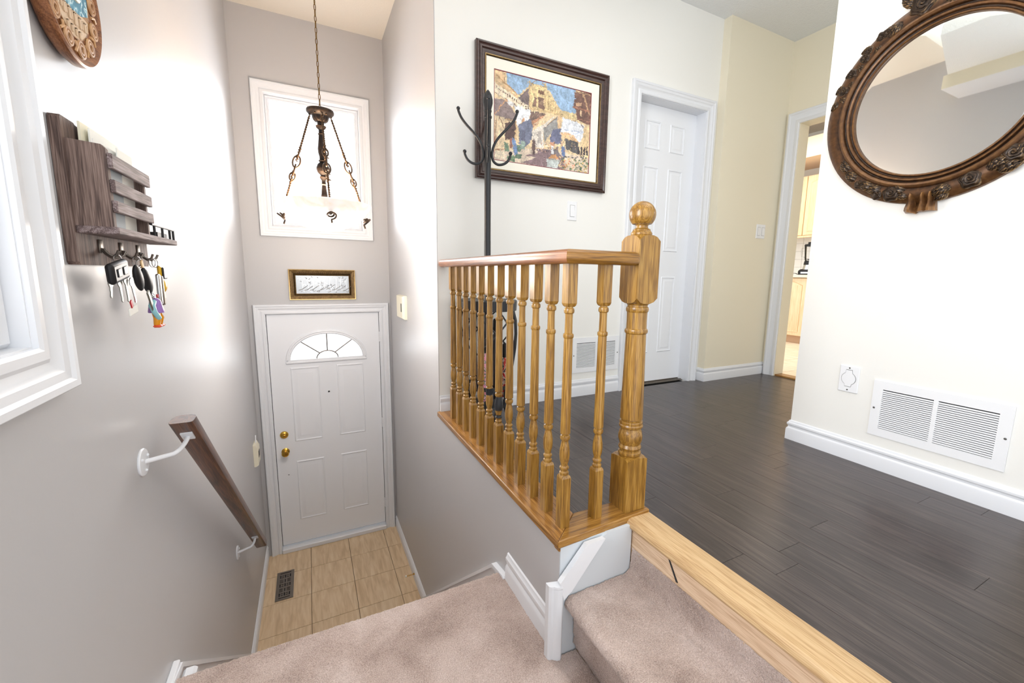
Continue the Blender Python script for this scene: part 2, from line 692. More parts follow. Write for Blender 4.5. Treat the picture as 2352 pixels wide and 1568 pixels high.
def wall_holes(g, fn, a0, a1, b0, b1, th, holes):
    """slab with rectangular holes; n from 0 to -th"""
    As = sorted(set([a0, a1] + [h[0] for h in holes] + [h[1] for h in holes]))
    Bs = sorted(set([b0, b1] + [h[2] for h in holes] + [h[3] for h in holes]))
    inside = lambda a, b: any(h[0] < a < h[1] and h[2] < b < h[3] for h in holes)
    cell = {}
    for i in range(len(As) - 1):
        for j in range(len(Bs) - 1):
            cell[(i, j)] = not inside((As[i] + As[i + 1]) / 2, (Bs[j] + Bs[j + 1]) / 2)
    P = {}

    def pt(i, j, k):
        key = (i, j, k)
        if key not in P:
            P[key] = len(g.v)
            g.v.append(fn(As[i], Bs[j], -th * k))
        return P[key]

    def face(*q):
        g.f.append(tuple(q))
        g.mi.append(g.mat)
    for (i, j), on in cell.items():
        if not on:
            continue
        for k in (0, 1):
            face(pt(i, j, k), pt(i + 1, j, k), pt(i + 1, j + 1, k), pt(i, j + 1, k))
        for di, dj, e in ((-1, 0, ((i, j), (i, j + 1))), (1, 0, ((i + 1, j), (i + 1, j + 1))), (0, -1, ((i, j), (i + 1, j))), (0, 1, ((i, j + 1), (i + 1, j + 1)))):
            if not cell.get((i + di, j + dj), False):
                (p, q), (r, t) = e
                face(pt(p, q, 0), pt(r, t, 0), pt(r, t, 1), pt(p, q, 1))
    return g


# ---------------------------------------------------------------- key dimensions (metres; upper floor is z = 0)
XW, YD, YP, YQ, YR = 1.086, 3.954, 2.366, 2.301, 1.012
XM, YM, YM2, XK, XJ = 2.645, 1.248, 0.430, 3.985, 3.244
ZE, ZC, ZC2, ZL, ZT = -1.616, 2.731, 2.693, -0.378, -0.175
YB = -1.3
XN = 1.470

# ================================================================= the room shell
# left wall with the landing window
LW = (0.30, 1.022, 0.690, 2.02)
g = G()
wall_holes(g, mapX(0, 1), YB, YD + .15, ZE - .1, ZC + .05, .15, [LW])
struct(obj('wall_left', g, 'grey_wall', smooth=0))
# entry wall with the door and the window above it
ED = (0.112, 0.990, ZE - .1, 0.480)
EW = (0.206, 0.880, 1.176, 2.156)
g = G()
wall_holes(g, mapD(YD), 0, XW + .15, ZE - .1, ZC + .05, .15, [ED, EW])
struct(obj('wall_front', g, 'grey_wall', smooth=0))
# right wall of the stairwell: full height beyond the hall wall, half height under the balustrade
g = G()
g.add([(XW, YP + .002, ZE - .1), (XW, YD, ZE - .1), (XW, YD, ZC + .05), (XW, YP + .002, ZC + .05),
       (XW + .12, YP + .002, ZE - .1), (XW + .12, YD, ZE - .1), (XW + .12, YD, ZC + .05), (XW + .12, YP + .002, ZC + .05)],
      [(0, 1, 2, 3), (4, 7, 6, 5), (0, 4, 5, 1), (3, 2, 6, 7), (0, 3, 7, 4), (1, 5, 6, 2)])
g.box(XW, XW + .12, YR, YP + .002, ZE - .1, -0.002)
struct(obj('wall_right', g, 'grey_wall', smooth=0))
# hall wall with the picture and the closet door
CD = (2.492, 3.128, 0.0, 2.043)
g = G()
wall_holes(g, mapD(YP), XW + .004, XJ + .1, -.2, ZC2 + .05, .12, [(CD[0], CD[1], -.3, CD[3])])
struct(obj('wall_back', g, 'cream_wall', smooth=0))
g = G().box(CD[0] - .02, CD[1] + .1, YP + .5, YP + .55, -.1, 2.3)
struct(obj('wall_closet_back', g, 'cream_wall', smooth=0))
# the short return and the wall with the double switch
g = G().box(XJ, XK + .12, YQ, YP + .12, -.2, ZC2 + .05)
struct(obj('wall_hall', g, 'yellow_wall', smooth=0))
# kitchen doorway wall
KD = (1.30, 2.190, -.3, 2.055)
g = G()
wall_holes(g, mapX(XK, -1), -0.6, YQ, -.2, ZC2 + .05, .12, [KD])
struct(obj('wall_kitchen', g, 'yellow_wall', smooth=0))
# mirror wall
g = G().box(XM, XM + .12, YM2, YM, -.2, ZC2 + .05)
struct(obj('wall_mirror', g, 'cream_wall', smooth=0))
# wall closing the hall behind the mirror wall
g = G().box(XK - .1, XK + .02, -2.4, -0.6, -.2, ZC2 + .05)
struct(obj('wall_far_hall', g, 'cream_wall', smooth=0))
# ceilings
g = G().box(-.15, XW + .06, 1.74, YD + .15, ZC, ZC + .1)
struct(obj('ceiling', g, 'ceiling_s', smooth=0))
g = G().box(XW + .06, XK + .12, YB - 1.1, YP + .12, ZC2, ZC2 + .1)
struct(obj('ceiling', g, 'popcorn', smooth=0))
# dropped ceiling over the landing and its bulkhead (seen in the mirror)
g = G().prism([(-.15, 1.74), (0.0, 1.74), (1.25, 1.41), (1.25, YB), (-.15, YB)], lambda a, b, d: (a, b, d), 2.42, 2.82)
struct(obj('ceiling', g, 'popcorn', smooth=0))
g = G().box(0.0, 0.42, YB, 1.66, 2.30, 2.42)
g.mi = [0] * 6
o = obj('ceiling_bulkhead', g, ['yellow_wall', 'white'], smooth=0)
for p in o.data.polygons:
    if p.normal.z < -.5:
        p.material_index = 1
struct(o)

# upper hall floor: planks laid toward the entry wall
fl = sroot('floor')
g = G().box(XW + .1, XK + .12, -2.4, YP + .10, -.20, -.0135)
g.box(CD[0], CD[1], YP, YP + .5, -.2, -.0135)
# cut back over the landing: the slab only starts at the riser there
g = G()
g.box(XW + .12, XK + .1, YR + .001, YP + .0, -.20, -.0135)
g.box(1.38, XK + .1, -2.4, YR + .001, -.20, -.0135)
g.box(CD[0], CD[1], YP, YP + .5, -.2, -.0135)
o = obj('subfloor', g, 'dark_hole', fl, smooth=0)
PWID = .1085
_cache = {}
row = 0
x = 1.571 - 4 * PWID
while x < XK + .05:
    xa, xb = max(x, XW + .115), min(x + PWID, XK + .06)
    ys = -2.4 if xb > XN + .03 else YR + .09
    if xb - xa > .02:
        y = ys - RND.uniform(0, .8)
        yend = YP if xa < XK else 2.18
        while y < yend:
            L = RND.choice([.62, .78, .9, 1.06, 1.2])
            ya, yb = max(y, ys), min(y + L, yend)
            if yb - ya > .03:
                xs = max(xa, XN - .002) if ya < YR else xa
                # planks that pass the newel are notched there: two pieces
                pieces = [(xs, ya, yb)] if not (xs > xa and yb > YR + .09) else [(xs, ya, YR + .09), (xa, YR + .09, yb)]
                for px_, py0, py1 in pieces:
                    w, l = xb - px_ - .0006, py1 - py0 - .0006
                    if w > .01 and l > .01:
                        g = G().xbox(0, w, 0, l, -.0135, 0, .0007)
                        obj('plank', g, 'floor', fl, smooth=0, loc=(px_, py0, RND.uniform(-.00015, 0)))
            y += L
    x += PWID
    row += 1

# entry floor: 12 inch vinyl tiles
fe = sroot('floor')
g = G().box(-.02, XW + .02, 1.3, YD + .1, ZE - .08, ZE - .005)
obj('subfloor', g, 'grout', fe, smooth=0)
xs = [0.0, .026, .335, .644, .953, XW]
ys = [YD + .0, 3.642, 3.320, 3.003, 2.69, 2.38]
for i in range(1, 5):
    for j in range(5):
        a, b = (0.0 if i == 1 else xs[i]), xs[i + 1]
        c, d = ys[j + 1], ys[j]
        g = G().xbox(0, b - a - .0032, 0, d - c - .0032, -.006, 0, .0008)
        obj('tile', g, 'tile', fe, smooth=0, loc=(a, c, ZE))

# kitchen floor
fk = sroot('floor')
g = G().box(XK + .1, 8.0, .4, 5.4, -.1, -.006)
obj('subfloor', g, 'grout', fk, smooth=0)
for i in range(8):
    for j in range(9):
        x0, y0 = XK + .115 + i * .335, .9 + j * .335
        if x0 > 6.3 or y0 > 3.9:
            continue
        g = G().xbox(0, .330, 0, .330, -.007, 0.001, .001)
        obj('tile', g, 'ktile', fk, smooth=0, loc=(x0, y0, 0))

# ---------------------------------------------------------------- baseboards
bb = lambda name, pts, side, h=1.0: struct(obj(name, (lambda g: (baseboard(g, pts, side, h), g)[1])(G()), 'white', smooth=25))
bb('baseboard_back', [(XW + .005, YP, 0), (2.420, YP, 0)], [(0, -1), (0, -1)], 1.13)
bb('baseboard_hall', [(XJ - .045, YQ + .07, 0), (XJ, YQ + .07, 0), (XJ, YQ, 0), (XK - .0, YQ, 0)][1:], [(-1, 0), (-1, -1), (0, -1)])
bb('baseboard_mirror', [(XM, YM, 0), (XM + .12, YM, 0)][:1] + [(XM, YM2, 0), (XM + .12, YM2, 0)], [(-1, 1), (-1, -1), (0, -1)])
bb('baseboard_mirror_end', [(XM + .12, YM, 0), (XM, YM, 0)], [(0, 1), (-1, 1)])
bb('baseboard_kitchen', [(XK, 1.2, 0), (XK, -.6, 0)], [(-1, 0), (-1, 0)])
bb('baseboard_right', [(XW, YD, ZE), (XW, 2.60, ZE)], [(-1, 0), (-1, 0)], .98)
bb('baseboard_left', [(0, YD, ZE), (0, 2.60, ZE)], [(1, 0), (1, 0)], .98)
# landing baseboard on the half wall and the profiled return at its corner
g = G()
rings = []
for (x, y) in ((XW, 1.385), (XW, YR + .012)):
    rings.append([(x - u, y, ZL - .02 + w * 1.33) for u, w in BASE])
g.sweep(rings, close_ring=True, caps=True)
struct(obj('baseboard_landing', g, 'white', smooth=25))
g = G()
prof = [(1.070, 0), (1.070, -.012), (1.075, -.018), (1.082, -.016), (1.088, -.020), (1.096, -.020), (1.104, -.014), (1.110, -.016), (1.110, 0)]
g = G()
poly = [(1.046, YR + .012), (1.046, 1.004), (1.052, .998), (1.060, .996), (1.066, .990), (1.074, .986), (1.084, .985), (1.090, .990), (1.090, 1.012)]
g.prism(poly, lambda a, b, d: (a, b, d), ZL - .02, -.13)
g.prism([(x_, y_) for x_, y_ in poly], lambda a, b, d: (a, b, d), -.131, -.122)
struct(obj('trim_1', g, 'white', smooth=25))
# painted skirt at the end of the half wall beside the step
g = G()
g.prism([(XW + .002, ZL - .02), (XW + .002, -.002), (1.366, -.002), (1.366, ZL - .02)], lambda a, b, d: (a, d, b), YR - .002, YR + .05)
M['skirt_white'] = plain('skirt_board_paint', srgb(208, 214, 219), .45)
o = struct(obj('wall_stub', g, 'skirt_white', smooth=0))
g = G()
g.prism([(1.090, ZL - .02), (1.090, -.135), (1.115, -.105), (1.262, .0), (1.366, .0), (1.366, ZL - .02)], lambda a, b, d: (a, d, b), YR - .010, YR)
struct(obj('trim_2', g, 'skirt_white', smooth=0))
g = G()
g.prism([(1.090, -.172), (1.076, -.110), (1.172, -.007), (1.243, -.007), (1.120, -.150)], lambda a, b, d: (a, d, b), YR - .026, YR - .008)
struct(obj('trim_3', g, 'white', smooth=0))

# stair skirts (both walls), following the pitch of the flight
def skirt(name, fn):
    g = G()
    z = lambda y: -.384 - .882 * (y - 1.505)
    g.prism([(1.387, ZL - .05), (1.387, -.366), (1.400, -.366), (1.505, -.384), (2.80, z(2.80)), (2.80, ZE), (2.55, ZE)], fn, 0, .014)
    g.prism([(1.387, -.372), (1.400, -.366), (1.505, -.384), (2.80, z(2.80)), (2.80, z(2.80) - .016), (1.505, -.402), (1.387, -.388)], fn, .014, .022)
    return struct(obj(name, g, 'white', smooth=0))


skirt('trim_4', mapX(XW, -1))
skirt('trim_5', mapX(0, 1))
g = G().xbox(.0, .018, 1.2, 1.50, ZL - .02, -.366, .003)
g.xbox(.026, .062, 1.425, 1.495, -.43, -.395, .008)
struct(obj('trim_6', g, 'white', smooth=25))
bb('baseboard_left_landing', [(0, 1.36, ZL - .02), (0, YB, ZL - .02)], [(1, 0), (1, 0)], .6)

# ---------------------------------------------------------------- windows and doors
def window(name, fn, W, depth, cw, sash, mullion=False):
    r = sroot(name)
    a0, a1, b0, b1 = W
    g = ring(G(), fn, a0, a1, b0, b1, casing_prof(cw, 1.25))
    obj('window_casing', g, 'white', r, 25)
    g = ring(G(), fn, a0, a1, b0, b1, [(-.003, .004), (-.003, -.149), (.004, -.149), (.004, .004)])
    obj('window_jamb', g, 'white', r, 25)
    g = ring(G(), fn, a0 + sash, a1 - sash, b0 + sash, b1 - sash, [(0, -depth - .02), (0, -depth + .006), (.010, -depth + .014), (.016, -depth + .010), (.024, -depth + .022), (sash * .8, -depth + .024), (sash + .001, -depth + .010), (sash + .001, -depth - .02)])
    obj('window_sash', g, 'white', r, 25)
    g = G()
    A0, A1, B0, B1 = a0 + sash - .004, a1 - sash + .004, b0 + sash - .004, b1 - sash + .004
    g.prism([(A0, B0), (A1, B0), (A1, B1), (A0, B1)], fn, -depth - .008, -depth - .003)
    obj('pane', g, 'glass', r, 0)
    return r


w2 = window('window_1', mapD(YD), EW, .055, .080, .034)
w1 = window('window_2', mapX(0, 1), LW, .040, .090, .062)
g = G()
g.lathe([(.004, 0), (.004, .012), (.009, .014), (.009, .018), (.004, .020)], (-.012, .93, .735), 12, axis=0)
obj('window_latch', g, 'steel', w1)

# entry door
d1 = sroot('door_1')
fnD = mapD(YD)
g = ring(G(), fnD, ED[0], ED[1], ZE, ED[3], casing_prof(.077, 1.2), open_bottom=True)
obj('door_casing', g, 'white', d1, 25)
g = ring(G(), fnD, ED[0], ED[1], ZE, ED[3], [(-.003, .002), (-.003, -.149), (.01, -.149), (.01, .002)], open_bottom=True)
obj('door_jamb', g, 'white', d1, 25)
DX0, DX1, DZ0, DZ1 = .119, .983, ZE + .055, .475
fy = YD + .018   # face of the slab
# slab in pieces round the fanlight
cx_, cz_, ra, rb = .5535, .088, .284, .214
g = G()
g.box(DX0, DX1, fy, fy + .044, DZ0, cz_)
nseg = 28
F0, F1 = [], []
for i in range(nseg + 1):
    t = pi * i / nseg
    ex, ez = cx_ + ra * cos(t), cz_ + rb * sin(t)
    k = 1e9
    if cos(t) > 1e-6:
        k = min(k, (DX1 - cx_) / cos(t))
    if cos(t) < -1e-6:
        k = min(k, (DX0 - cx_) / cos(t))
    if sin(t) > 1e-6:
        k = min(k, (DZ1 - cz_) / sin(t))
    F0.append((ex, ez))
    F1.append((cx_ + k * cos(t), cz_ + k * sin(t)))
# make sure both top corners are met
for tgt in ((DX1, DZ1), (DX0, DZ1)):
    j = min(range(nseg + 1), key=lambda i: (F1[i][0] - tgt[0]) ** 2 + (F1[i][1] - tgt[1]) ** 2)
    F1[j] = tgt
vs, fs = [], []
for (p, q) in zip(F0, F1):
    for yy in (fy, fy + .044):
        vs += [(p[0], yy, p[1]), (q[0], yy, q[1])]
for i in range(nseg):
    a, b = i * 4, (i + 1) * 4
    fs += [(a, b, b + 1, a + 1), (a + 2, a + 3, b + 3, b + 2), (a, a + 2, b + 2, b), (a + 1, b + 1, b + 3, a + 3)]
g.add(vs, fs)
obj('door_slab', g, 'door_white', d1, 25)
# fanlight frame: arc and bottom rail
g = G()
rings = []
fpro = [(-.002, 0), (-.002, .006), (.006, .013), (.014, .011), (.022, .015), (.030, .013), (.034, 0)]
for i in range(nseg + 1):
    t = pi * i / nseg
    nx, nz = cos(t) / ra, sin(t) / rb
    L = sqrt(nx * nx + nz * nz)
    nx, nz = nx / L, nz / L
    rings.append([(cx_ + ra * cos(t) + nx * u, fy - d, cz_ + rb * sin(t) + nz * u) for u, d in fpro])
g.sweep(rings, close_ring=True, caps=True)
g.xbox(cx_ - ra - .034, cx_ + ra + .034, fy - .013, fy, cz_ - .030, cz_ - .012, .004)
g.xbox(cx_ - ra - .020, cx_ + ra + .020, fy - .009, fy, cz_ - .014, cz_ + .002, .003)
obj('fanlight_frame', g, 'door_white', d1, 30)
# panes of the fanlight: five sectors and the hub
rays = [0, 36, 72, 108, 144, 180]
rays = [0, 45, 90, 135, 180]
g0 = .004
for k in range(len(rays) - 1):
    g = G()
    pts = []
    for i in range(9):
        t = radians(rays[k] + (rays[k + 1] - rays[k]) * i / 8)
        pts.append((cx_ + .285 * cos(t), cz_ + .212 * sin(t)))
    for i in range(8, -1, -1):
        t = radians(rays[k] + (rays[k + 1] - rays[k]) * i / 8)
        pts.append((cx_ + .088 * cos(t), cz_ + .066 * sin(t)))
    g.prism(pts, lambda a, b, d: (a, d, b), fy + .018, fy + .022)
    obj('pane', g, 'glass', d1, 0)
g = G()
pts = [(cx_ + .080 * cos(pi * i / 12), cz_ + .060 * sin(pi * i / 12)) for i in range(13)]
g.prism(pts, lambda a, b, d: (a, d, b), fy + .018, fy + .022)
obj('pane', g, 'glass', d1, 0)
g = G()
for a in (45, 90, 135):
    t = radians(a)
    g.tube([(cx_ + .086 * cos(t), fy + .016, cz_ + .064 * sin(t)), (cx_ + .282 * cos(t), fy + .016, cz_ + .210 * sin(t))], .005, 6)
g.tube([(cx_ + .084 * cos(pi * i / 16), fy + .016, cz_ + .063 * sin(pi * i / 16)) for i in range(17)], .005, 6)
obj('fanlight_bar', g, 'vent_metal', d1)
# four raised panels
PP = [(0, -.001), (0, .004), (.006, .006), (.012, .001), (.016, -.001)]
for (a0, a1, b0, b1) in ((.262, .485, -.628, .026), (.617, .842, -.626, .026), (.262, .485, -1.352, -.800), (.617, .842, -1.350, -.797)):
    g = ring(G(), mapD(fy), a0 + .016, a1 - .016, b0 + .016, b1 - .016, PP)
    rings = []
    for u, d in ((.016, -.001), (.034, .001), (.052, .006), (.054, .006)):
        rings.append([(a0 + u, fy - d, b0 + u), (a1 - u, fy - d, b0 + u), (a1 - u, fy - d, b1 - u), (a0 + u, fy - d, b1 - u)])
    g.sweep(rings, close_ring=True)
    n = len(g.v)
    g.f.append((n - 4, n - 3, n - 2, n - 1))
    g.mi.append(0)
    obj('door_panel', g, 'door_white', d1, 20)
# threshold, gaps
g = G().xbox(DX0 - .005, DX1 + .005, YD - .03, YD + .10, ZE - .002, ZE + .040, .006)
obj('threshold', g, 'white', d1)
g = G().box(DX0 - .006, DX1 + .006, fy + .05, fy + .09, ZE + .02, DZ1 + .004)
g = ring(G(), mapD(fy + .014), DX0 + .002, DX1 - .002, DZ0 + .002, DZ1 - .002, [(-.001, 0), (.012, 0), (.012, -.01), (-.001, -.01)])
obj('gap_shade', g, 'dark_hole', d1, 0)  # dark strip standing in for the shade in the gap round the slab
# hardware
g = G()
g.lathe([(.031, 0), (.031, .004), (.027, .007), (.012, .010), (.010, .030), (.018, .036), (.027, .046), (.028, .056), (.022, .064), (.008, .067)], (0, 0, 0), 28, axis=1)
for i, v in enumerate(g.v):
    g.v[i] = (v[0], -v[1], v[2])
obj('door_knob', g, 'brass', d1, 40, loc=(.188, fy, -.702))
g = G()
g.lathe([(.032, 0), (.032, .004), (.028, .010), (.022, .014), (.010, .016)], (0, 0, 0), 28, axis=1)
g.xbox(-.016, .016, .014, .028, -.005, .005, .003)
for i, v in enumerate(g.v):
    g.v[i] = (v[0], -v[1], v[2])
obj('deadbolt', g, 'brass', d1, 40, loc=(.186, fy, -.552))
for z in (.255, -.55, -1.35):
    g = G()
    g.box(DX1 - .004, DX1 + .016, YD - .004, YD + .002, z - .045, z + .045)
    for k in range(5):
        g.lathe([(.006, z - .045 + k * .018), (.006, z - .029 + k * .018)], (DX1 + .006, YD - .006, 0), 10)
    obj('hinge', g, 'white', d1)
g = G().lathe([(.007, 0), (.007, -.003), (.004, -.004), (.004, .002)], (.549, fy, -.211), 14, axis=1)
obj('peephole', g, 'black', d1)
g = G().xbox(.196, .204, fy - .003, fy, -.918, -.912, .001)
obj('strike_mark', g, 'black', d1)

# closet door
d2 = sroot('door_2')
g = ring(G(), mapD(YP), CD[0], CD[1], 0, CD[3], casing_prof(.078, 1.1), open_bottom=True)
obj('door_casing', g, 'white', d2, 25)
g = ring(G(), mapD(YP), CD[0], CD[1], 0, CD[3], [(-.003, .002), (-.003, -.119), (.01, -.119), (.01, .002)], open_bottom=True)
obj('door_jamb', g, 'white', d2, 25)
fc = YP + .085
g = G().box(CD[0] + .016, CD[1] - .003, fc, fc + .035, .012, CD[3] - .004)
obj('door_slab', g, 'door_white', d2, 25)
for (b0, b1) in ((1.735, 1.935), (1.020, 1.622), (.240, .832)):
    for (a0, a1) in ((2.622, 2.770), (2.862, 3.012)):
        g = ring(G(), mapD(fc), a0 + .012, a1 - .012, b0 + .012, b1 - .012, [(u * .8, d) for u, d in PP])
        rings = []
        for u, d in ((.012, -.001), (.024, .0), (.036, .005), (.038, .005)):
            rings.append([(a0 + u, fc - d, b0 + u), (a1 - u, fc - d, b0 + u), (a1 - u, fc - d, b1 - u), (a0 + u, fc - d, b1 - u)])
        g.sweep(rings, close_ring=True)
        n = len(g.v)
        g.f.append((n - 4, n - 3, n - 2, n - 1))
        g.mi.append(0)
        obj('door_panel', g, 'door_white', d2, 20)
g = G()
g.box(CD[0], CD[1], fc - .045, fc + .04, .0, .003)
g.box(CD[0], CD[1], fc - .030, fc - .024, .003, .007)
g.box(CD[0], CD[1], fc + .006, fc + .012, .003, .007)
obj('sliding_track', g, 'vent_metal', d2)

# kitchen doorway
d3 = sroot('door_3')
g = ring(G(), mapX(XK, -1), KD[0], KD[1], 0, KD[3], casing_prof(.088, 1.1), open_bottom=True)
obj('door_casing', g, 'white', d3, 25)
g = ring(G(), mapX(XK, -1), KD[0], KD[1], 0, KD[3], [(-.003, .001), (-.003, -.121), (.002, -.121), (.002, .001)], open_bottom=True)
obj('door_jamb', g, 'yellow_wall', d3, 25)
g = G().xbox(XK + .01, XK + .11, KD[0], KD[1], -.01, .012, .004)
obj('threshold', g, 'oak_y', d3)

# nosing of the upper floor and bare wood under it
g = G()
pf = [(XN, -.014), (XN, .003), (XN - .012, .010), (1.378, .014), (1.366, .012), (1.358, .004), (1.356, -.006), (1.360, -.014), (1.370, -.018), (1.385, -.014)]
g.prism(pf, lambda a, b, d: (a, d, b), YB, 1.030)
# rounded far corner beside the newel plate
o = tag(obj('stair_nosing', g, 'raw_oak', smooth=35), 'pale unfinished oak nosing along the edge of the dark plank floor', 'stair nosing')
g = G().box(1.372, 1.384, YB, 1.010, -.20, -.016)
struct(obj('trim_7', g, 'plywood', smooth=0))
g = G()
g.prism([(.842, -.020), (.838, -.020), (.800, -.075), (.806, -.075)], lambda a, b, d: (d, a, b), 1.3690, 1.3725)
struct(obj('trim_8', g, 'dark_hole', smooth=0))

# ---------------------------------------------------------------- carpets
rng = np.random.default_rng(3)


def resample(poly, step):
    P = np.array(poly, float)
    seg = np.linalg.norm(np.diff(P, axis=0), axis=1)
    s = np.r_[0, np.cumsum(seg)]
    n = max(2, int(s[-1] / step) + 1)
    t = np.linspace(0, s[-1], n)
    return np.c_[np.interp(t, s, P[:, 0]), np.interp(t, s, P[:, 1])]


def pile_sheet(name, uv2d, w0, w1, fn, step, amp, label, sag=None, mat='carpet'):
    """profile (u,v) extruded along w with tufted noise"""
    n = len(uv2d)
    W_ = np.arange(w0, w1 + 1e-6, step)
    m = len(W_)
    d = np.gradient(uv2d, axis=0)
    nr = np.c_[-d[:, 1], d[:, 0]]
    nr /= np.linalg.norm(nr, axis=1)[:, None] + 1e-9
    noise = rng.normal(0, amp, (n, m)) + .0018 * np.sin(np.arange(n)[:, None] * .05 + 1.3) * np.sin(np.arange(m)[None] * .04)
    U2 = uv2d[:, None, 0] + nr[:, None, 0] * noise
    V2 = uv2d[:, None, 1] + nr[:, None, 1] * noise
    Wn = W_[None, :] + rng.normal(0, amp * .4, (n, m))
    Wn[:, 0] = w0
    Wn[:, -1] = w1
    V = [fn(a, b, c) for a, b, c in zip(U2.ravel(), V2.ravel(), Wn.ravel())]
    idx = np.arange(n * m).reshape(n, m)
    F_ = np.stack([idx[:-1, :-1].ravel(), idx[1:, :-1].ravel(), idx[1:, 1:].ravel(), idx[:-1, 1:].ravel()], 1)
    me = bpy.data.meshes.new(name)
    me.from_pydata(V, [], F_.tolist())
    me.materials.append(M[mat])
    me.polygons.foreach_set('use_smooth', [True] * len(me.polygons))
    o = bpy.data.objects.new(name, me)
    COL.objects.link(o)
    return o


# landing and the flight down to the entry
prof = [(YB, ZL)]
yk, zk = 1.448, ZL
for k in range(6):
    y0, z0 = 1.448 + .235 * k, ZL - .2063 * k
    r = .022
    prof.append((y0 - r - .03, z0 + .001))
    for a in range(0, 8):
        t = radians(90 - a * 25)
        prof.append((y0 - r + r * cos(t), z0 - r + r * sin(t)))
    prof.append((y0 - .026, z0 - .055))
    prof.append((y0 - .024, z0 - .2063 + .006))
    if k < 5:
        prof.append((y0 - .012, z0 - .2063 + .0005))
prof = np.array(prof)
i_cut = np.argmax(prof[:, 0] > 1.39)
near = resample(prof[:i_cut + 12], .0055)
o = pile_sheet('stair_carpet', near, .014, 1.074, lambda a, b, c: (c, a, b), .0055, .0011, '')
lc = o
far = resample(prof[i_cut + 11:], .02)
o2 = pile_sheet('stair_carpet_far', far, .014, 1.074, lambda a, b, c: (c, a, b), .02, .001, '')
o3 = pile_sheet('x', resample([(1.072, ZL), (1.150, ZL)], .0055), YB, .998, lambda a, b, c: (a, c, b), .0055, .0011, '')
bpy.context.view_layer.objects.active = lc


def join(objs, name):
    vs, fs = [], []
    for q in objs:
        b = len(vs)
        vs += [tuple(v.co) for v in q.data.vertices]
        fs += [tuple(i + b for i in p.vertices) for p in q.data.polygons]
    me = bpy.data.meshes.new(name)
    me.from_pydata(vs, [], fs)
    me.materials.append(q.data.materials[0])
    me.polygons.foreach_set('use_smooth', [True] * len(me.polygons))
    for q in objs:
        bpy.data.objects.remove(q, do_unlink=True)
    o = bpy.data.objects.new(name, me)
    COL.objects.link(o)
    return o


c1 = tag(join([lc, o2, o3], 'stair_carpet'), 'taupe cut pile carpet covering the landing and the flight down to the entry', 'carpet')
# step up from the landing: riser, rounded nose, tread, riser under the nosing
pr = [(1.150, ZL), (1.140, ZL + .03), (1.136, ZT - .05)]
for a in range(0, 8):
    t = radians(200 - a * 15.7)
    pr.append((1.128 + .026 * cos(t), ZT - .026 + .026 * sin(t)))
pr += [(1.20, ZT), (1.345, ZT + .002), (1.362, ZT + .014), (1.368, ZT + .04), (1.3705, -.084)]
c2 = pile_sheet('step_carpet', resample(pr, .0055), YB, .9990, lambda a, b, c: (a, c, b), .0055, .0012, '')
tag(c2, 'taupe carpet on the single step up to the dark plank floor', 'carpet')
# solid treads under the carpet
g = G()
g.box(.015, 1.15, YB, 1.39, ZL - .12, ZL - .012)
for k in range(6):
    y0, z0 = 1.448 + .235 * k, ZL - .2063 * k
    g.box(.015, 1.07, y0 - .26 if k else 1.39, y0 - .034, z0 - .2063 + .0, z0 - .008)
g.box(1.155, 1.37, YB, .999, ZL - .12, ZT - .012)
struct(obj('stair_slab', g, 'plywood', smooth=0))

# ---------------------------------------------------------------- balustrade
g = G()
zt = .022
ox, ix = 1.073, 1.205     # outer and inner edge of the plate over the half wall
oy, iy = 1.004, 1.118
# long piece with mitred end
def lip(z0, z1, x0, x1, y0, y1):
    pass
P1 = [(ox, YP + .0), (ox, oy), (ix, iy), (ix, YP + .0)]
g.prism(P1, lambda a, b, d: (a, b, d), -.006, zt)
base1 = tag(obj('balustrade_base', g, 'oak_y', smooth=20), 'long golden oak base plate running along the stairwell edge under the balusters', 'base plate')
g = G()
P2 = [(ox, oy), (1.462, oy + .018), (1.462, iy), (ix, iy)]
g.prism(P2, lambda a, b, d: (a, b, d), -.006, zt)
g.prism([(XW - .004, oy + .006), (1.352, oy + .02), (1.352, YR + .03), (XW - .004, YR + .03)], lambda a, b, d: (a, b, d), -.022, -.006)
tag(obj('balustrade_base', g, 'oak_x', smooth=20), 'short golden oak base plate between the corner baluster and the newel post', 'base plate')
for o in bpy.data.objects:
    if o.name.startswith('balustrade_base'):
        b = o.modifiers.new('edge', 'BEVEL')
        b.width = .004
        b.segments = 2
        b.limit_method = 'ANGLE'


def square_to_round(g, h, z0, z1, up):
    """chamfered shoulders of a turned block: square prism ending in a lambs-tongue"""
    pass


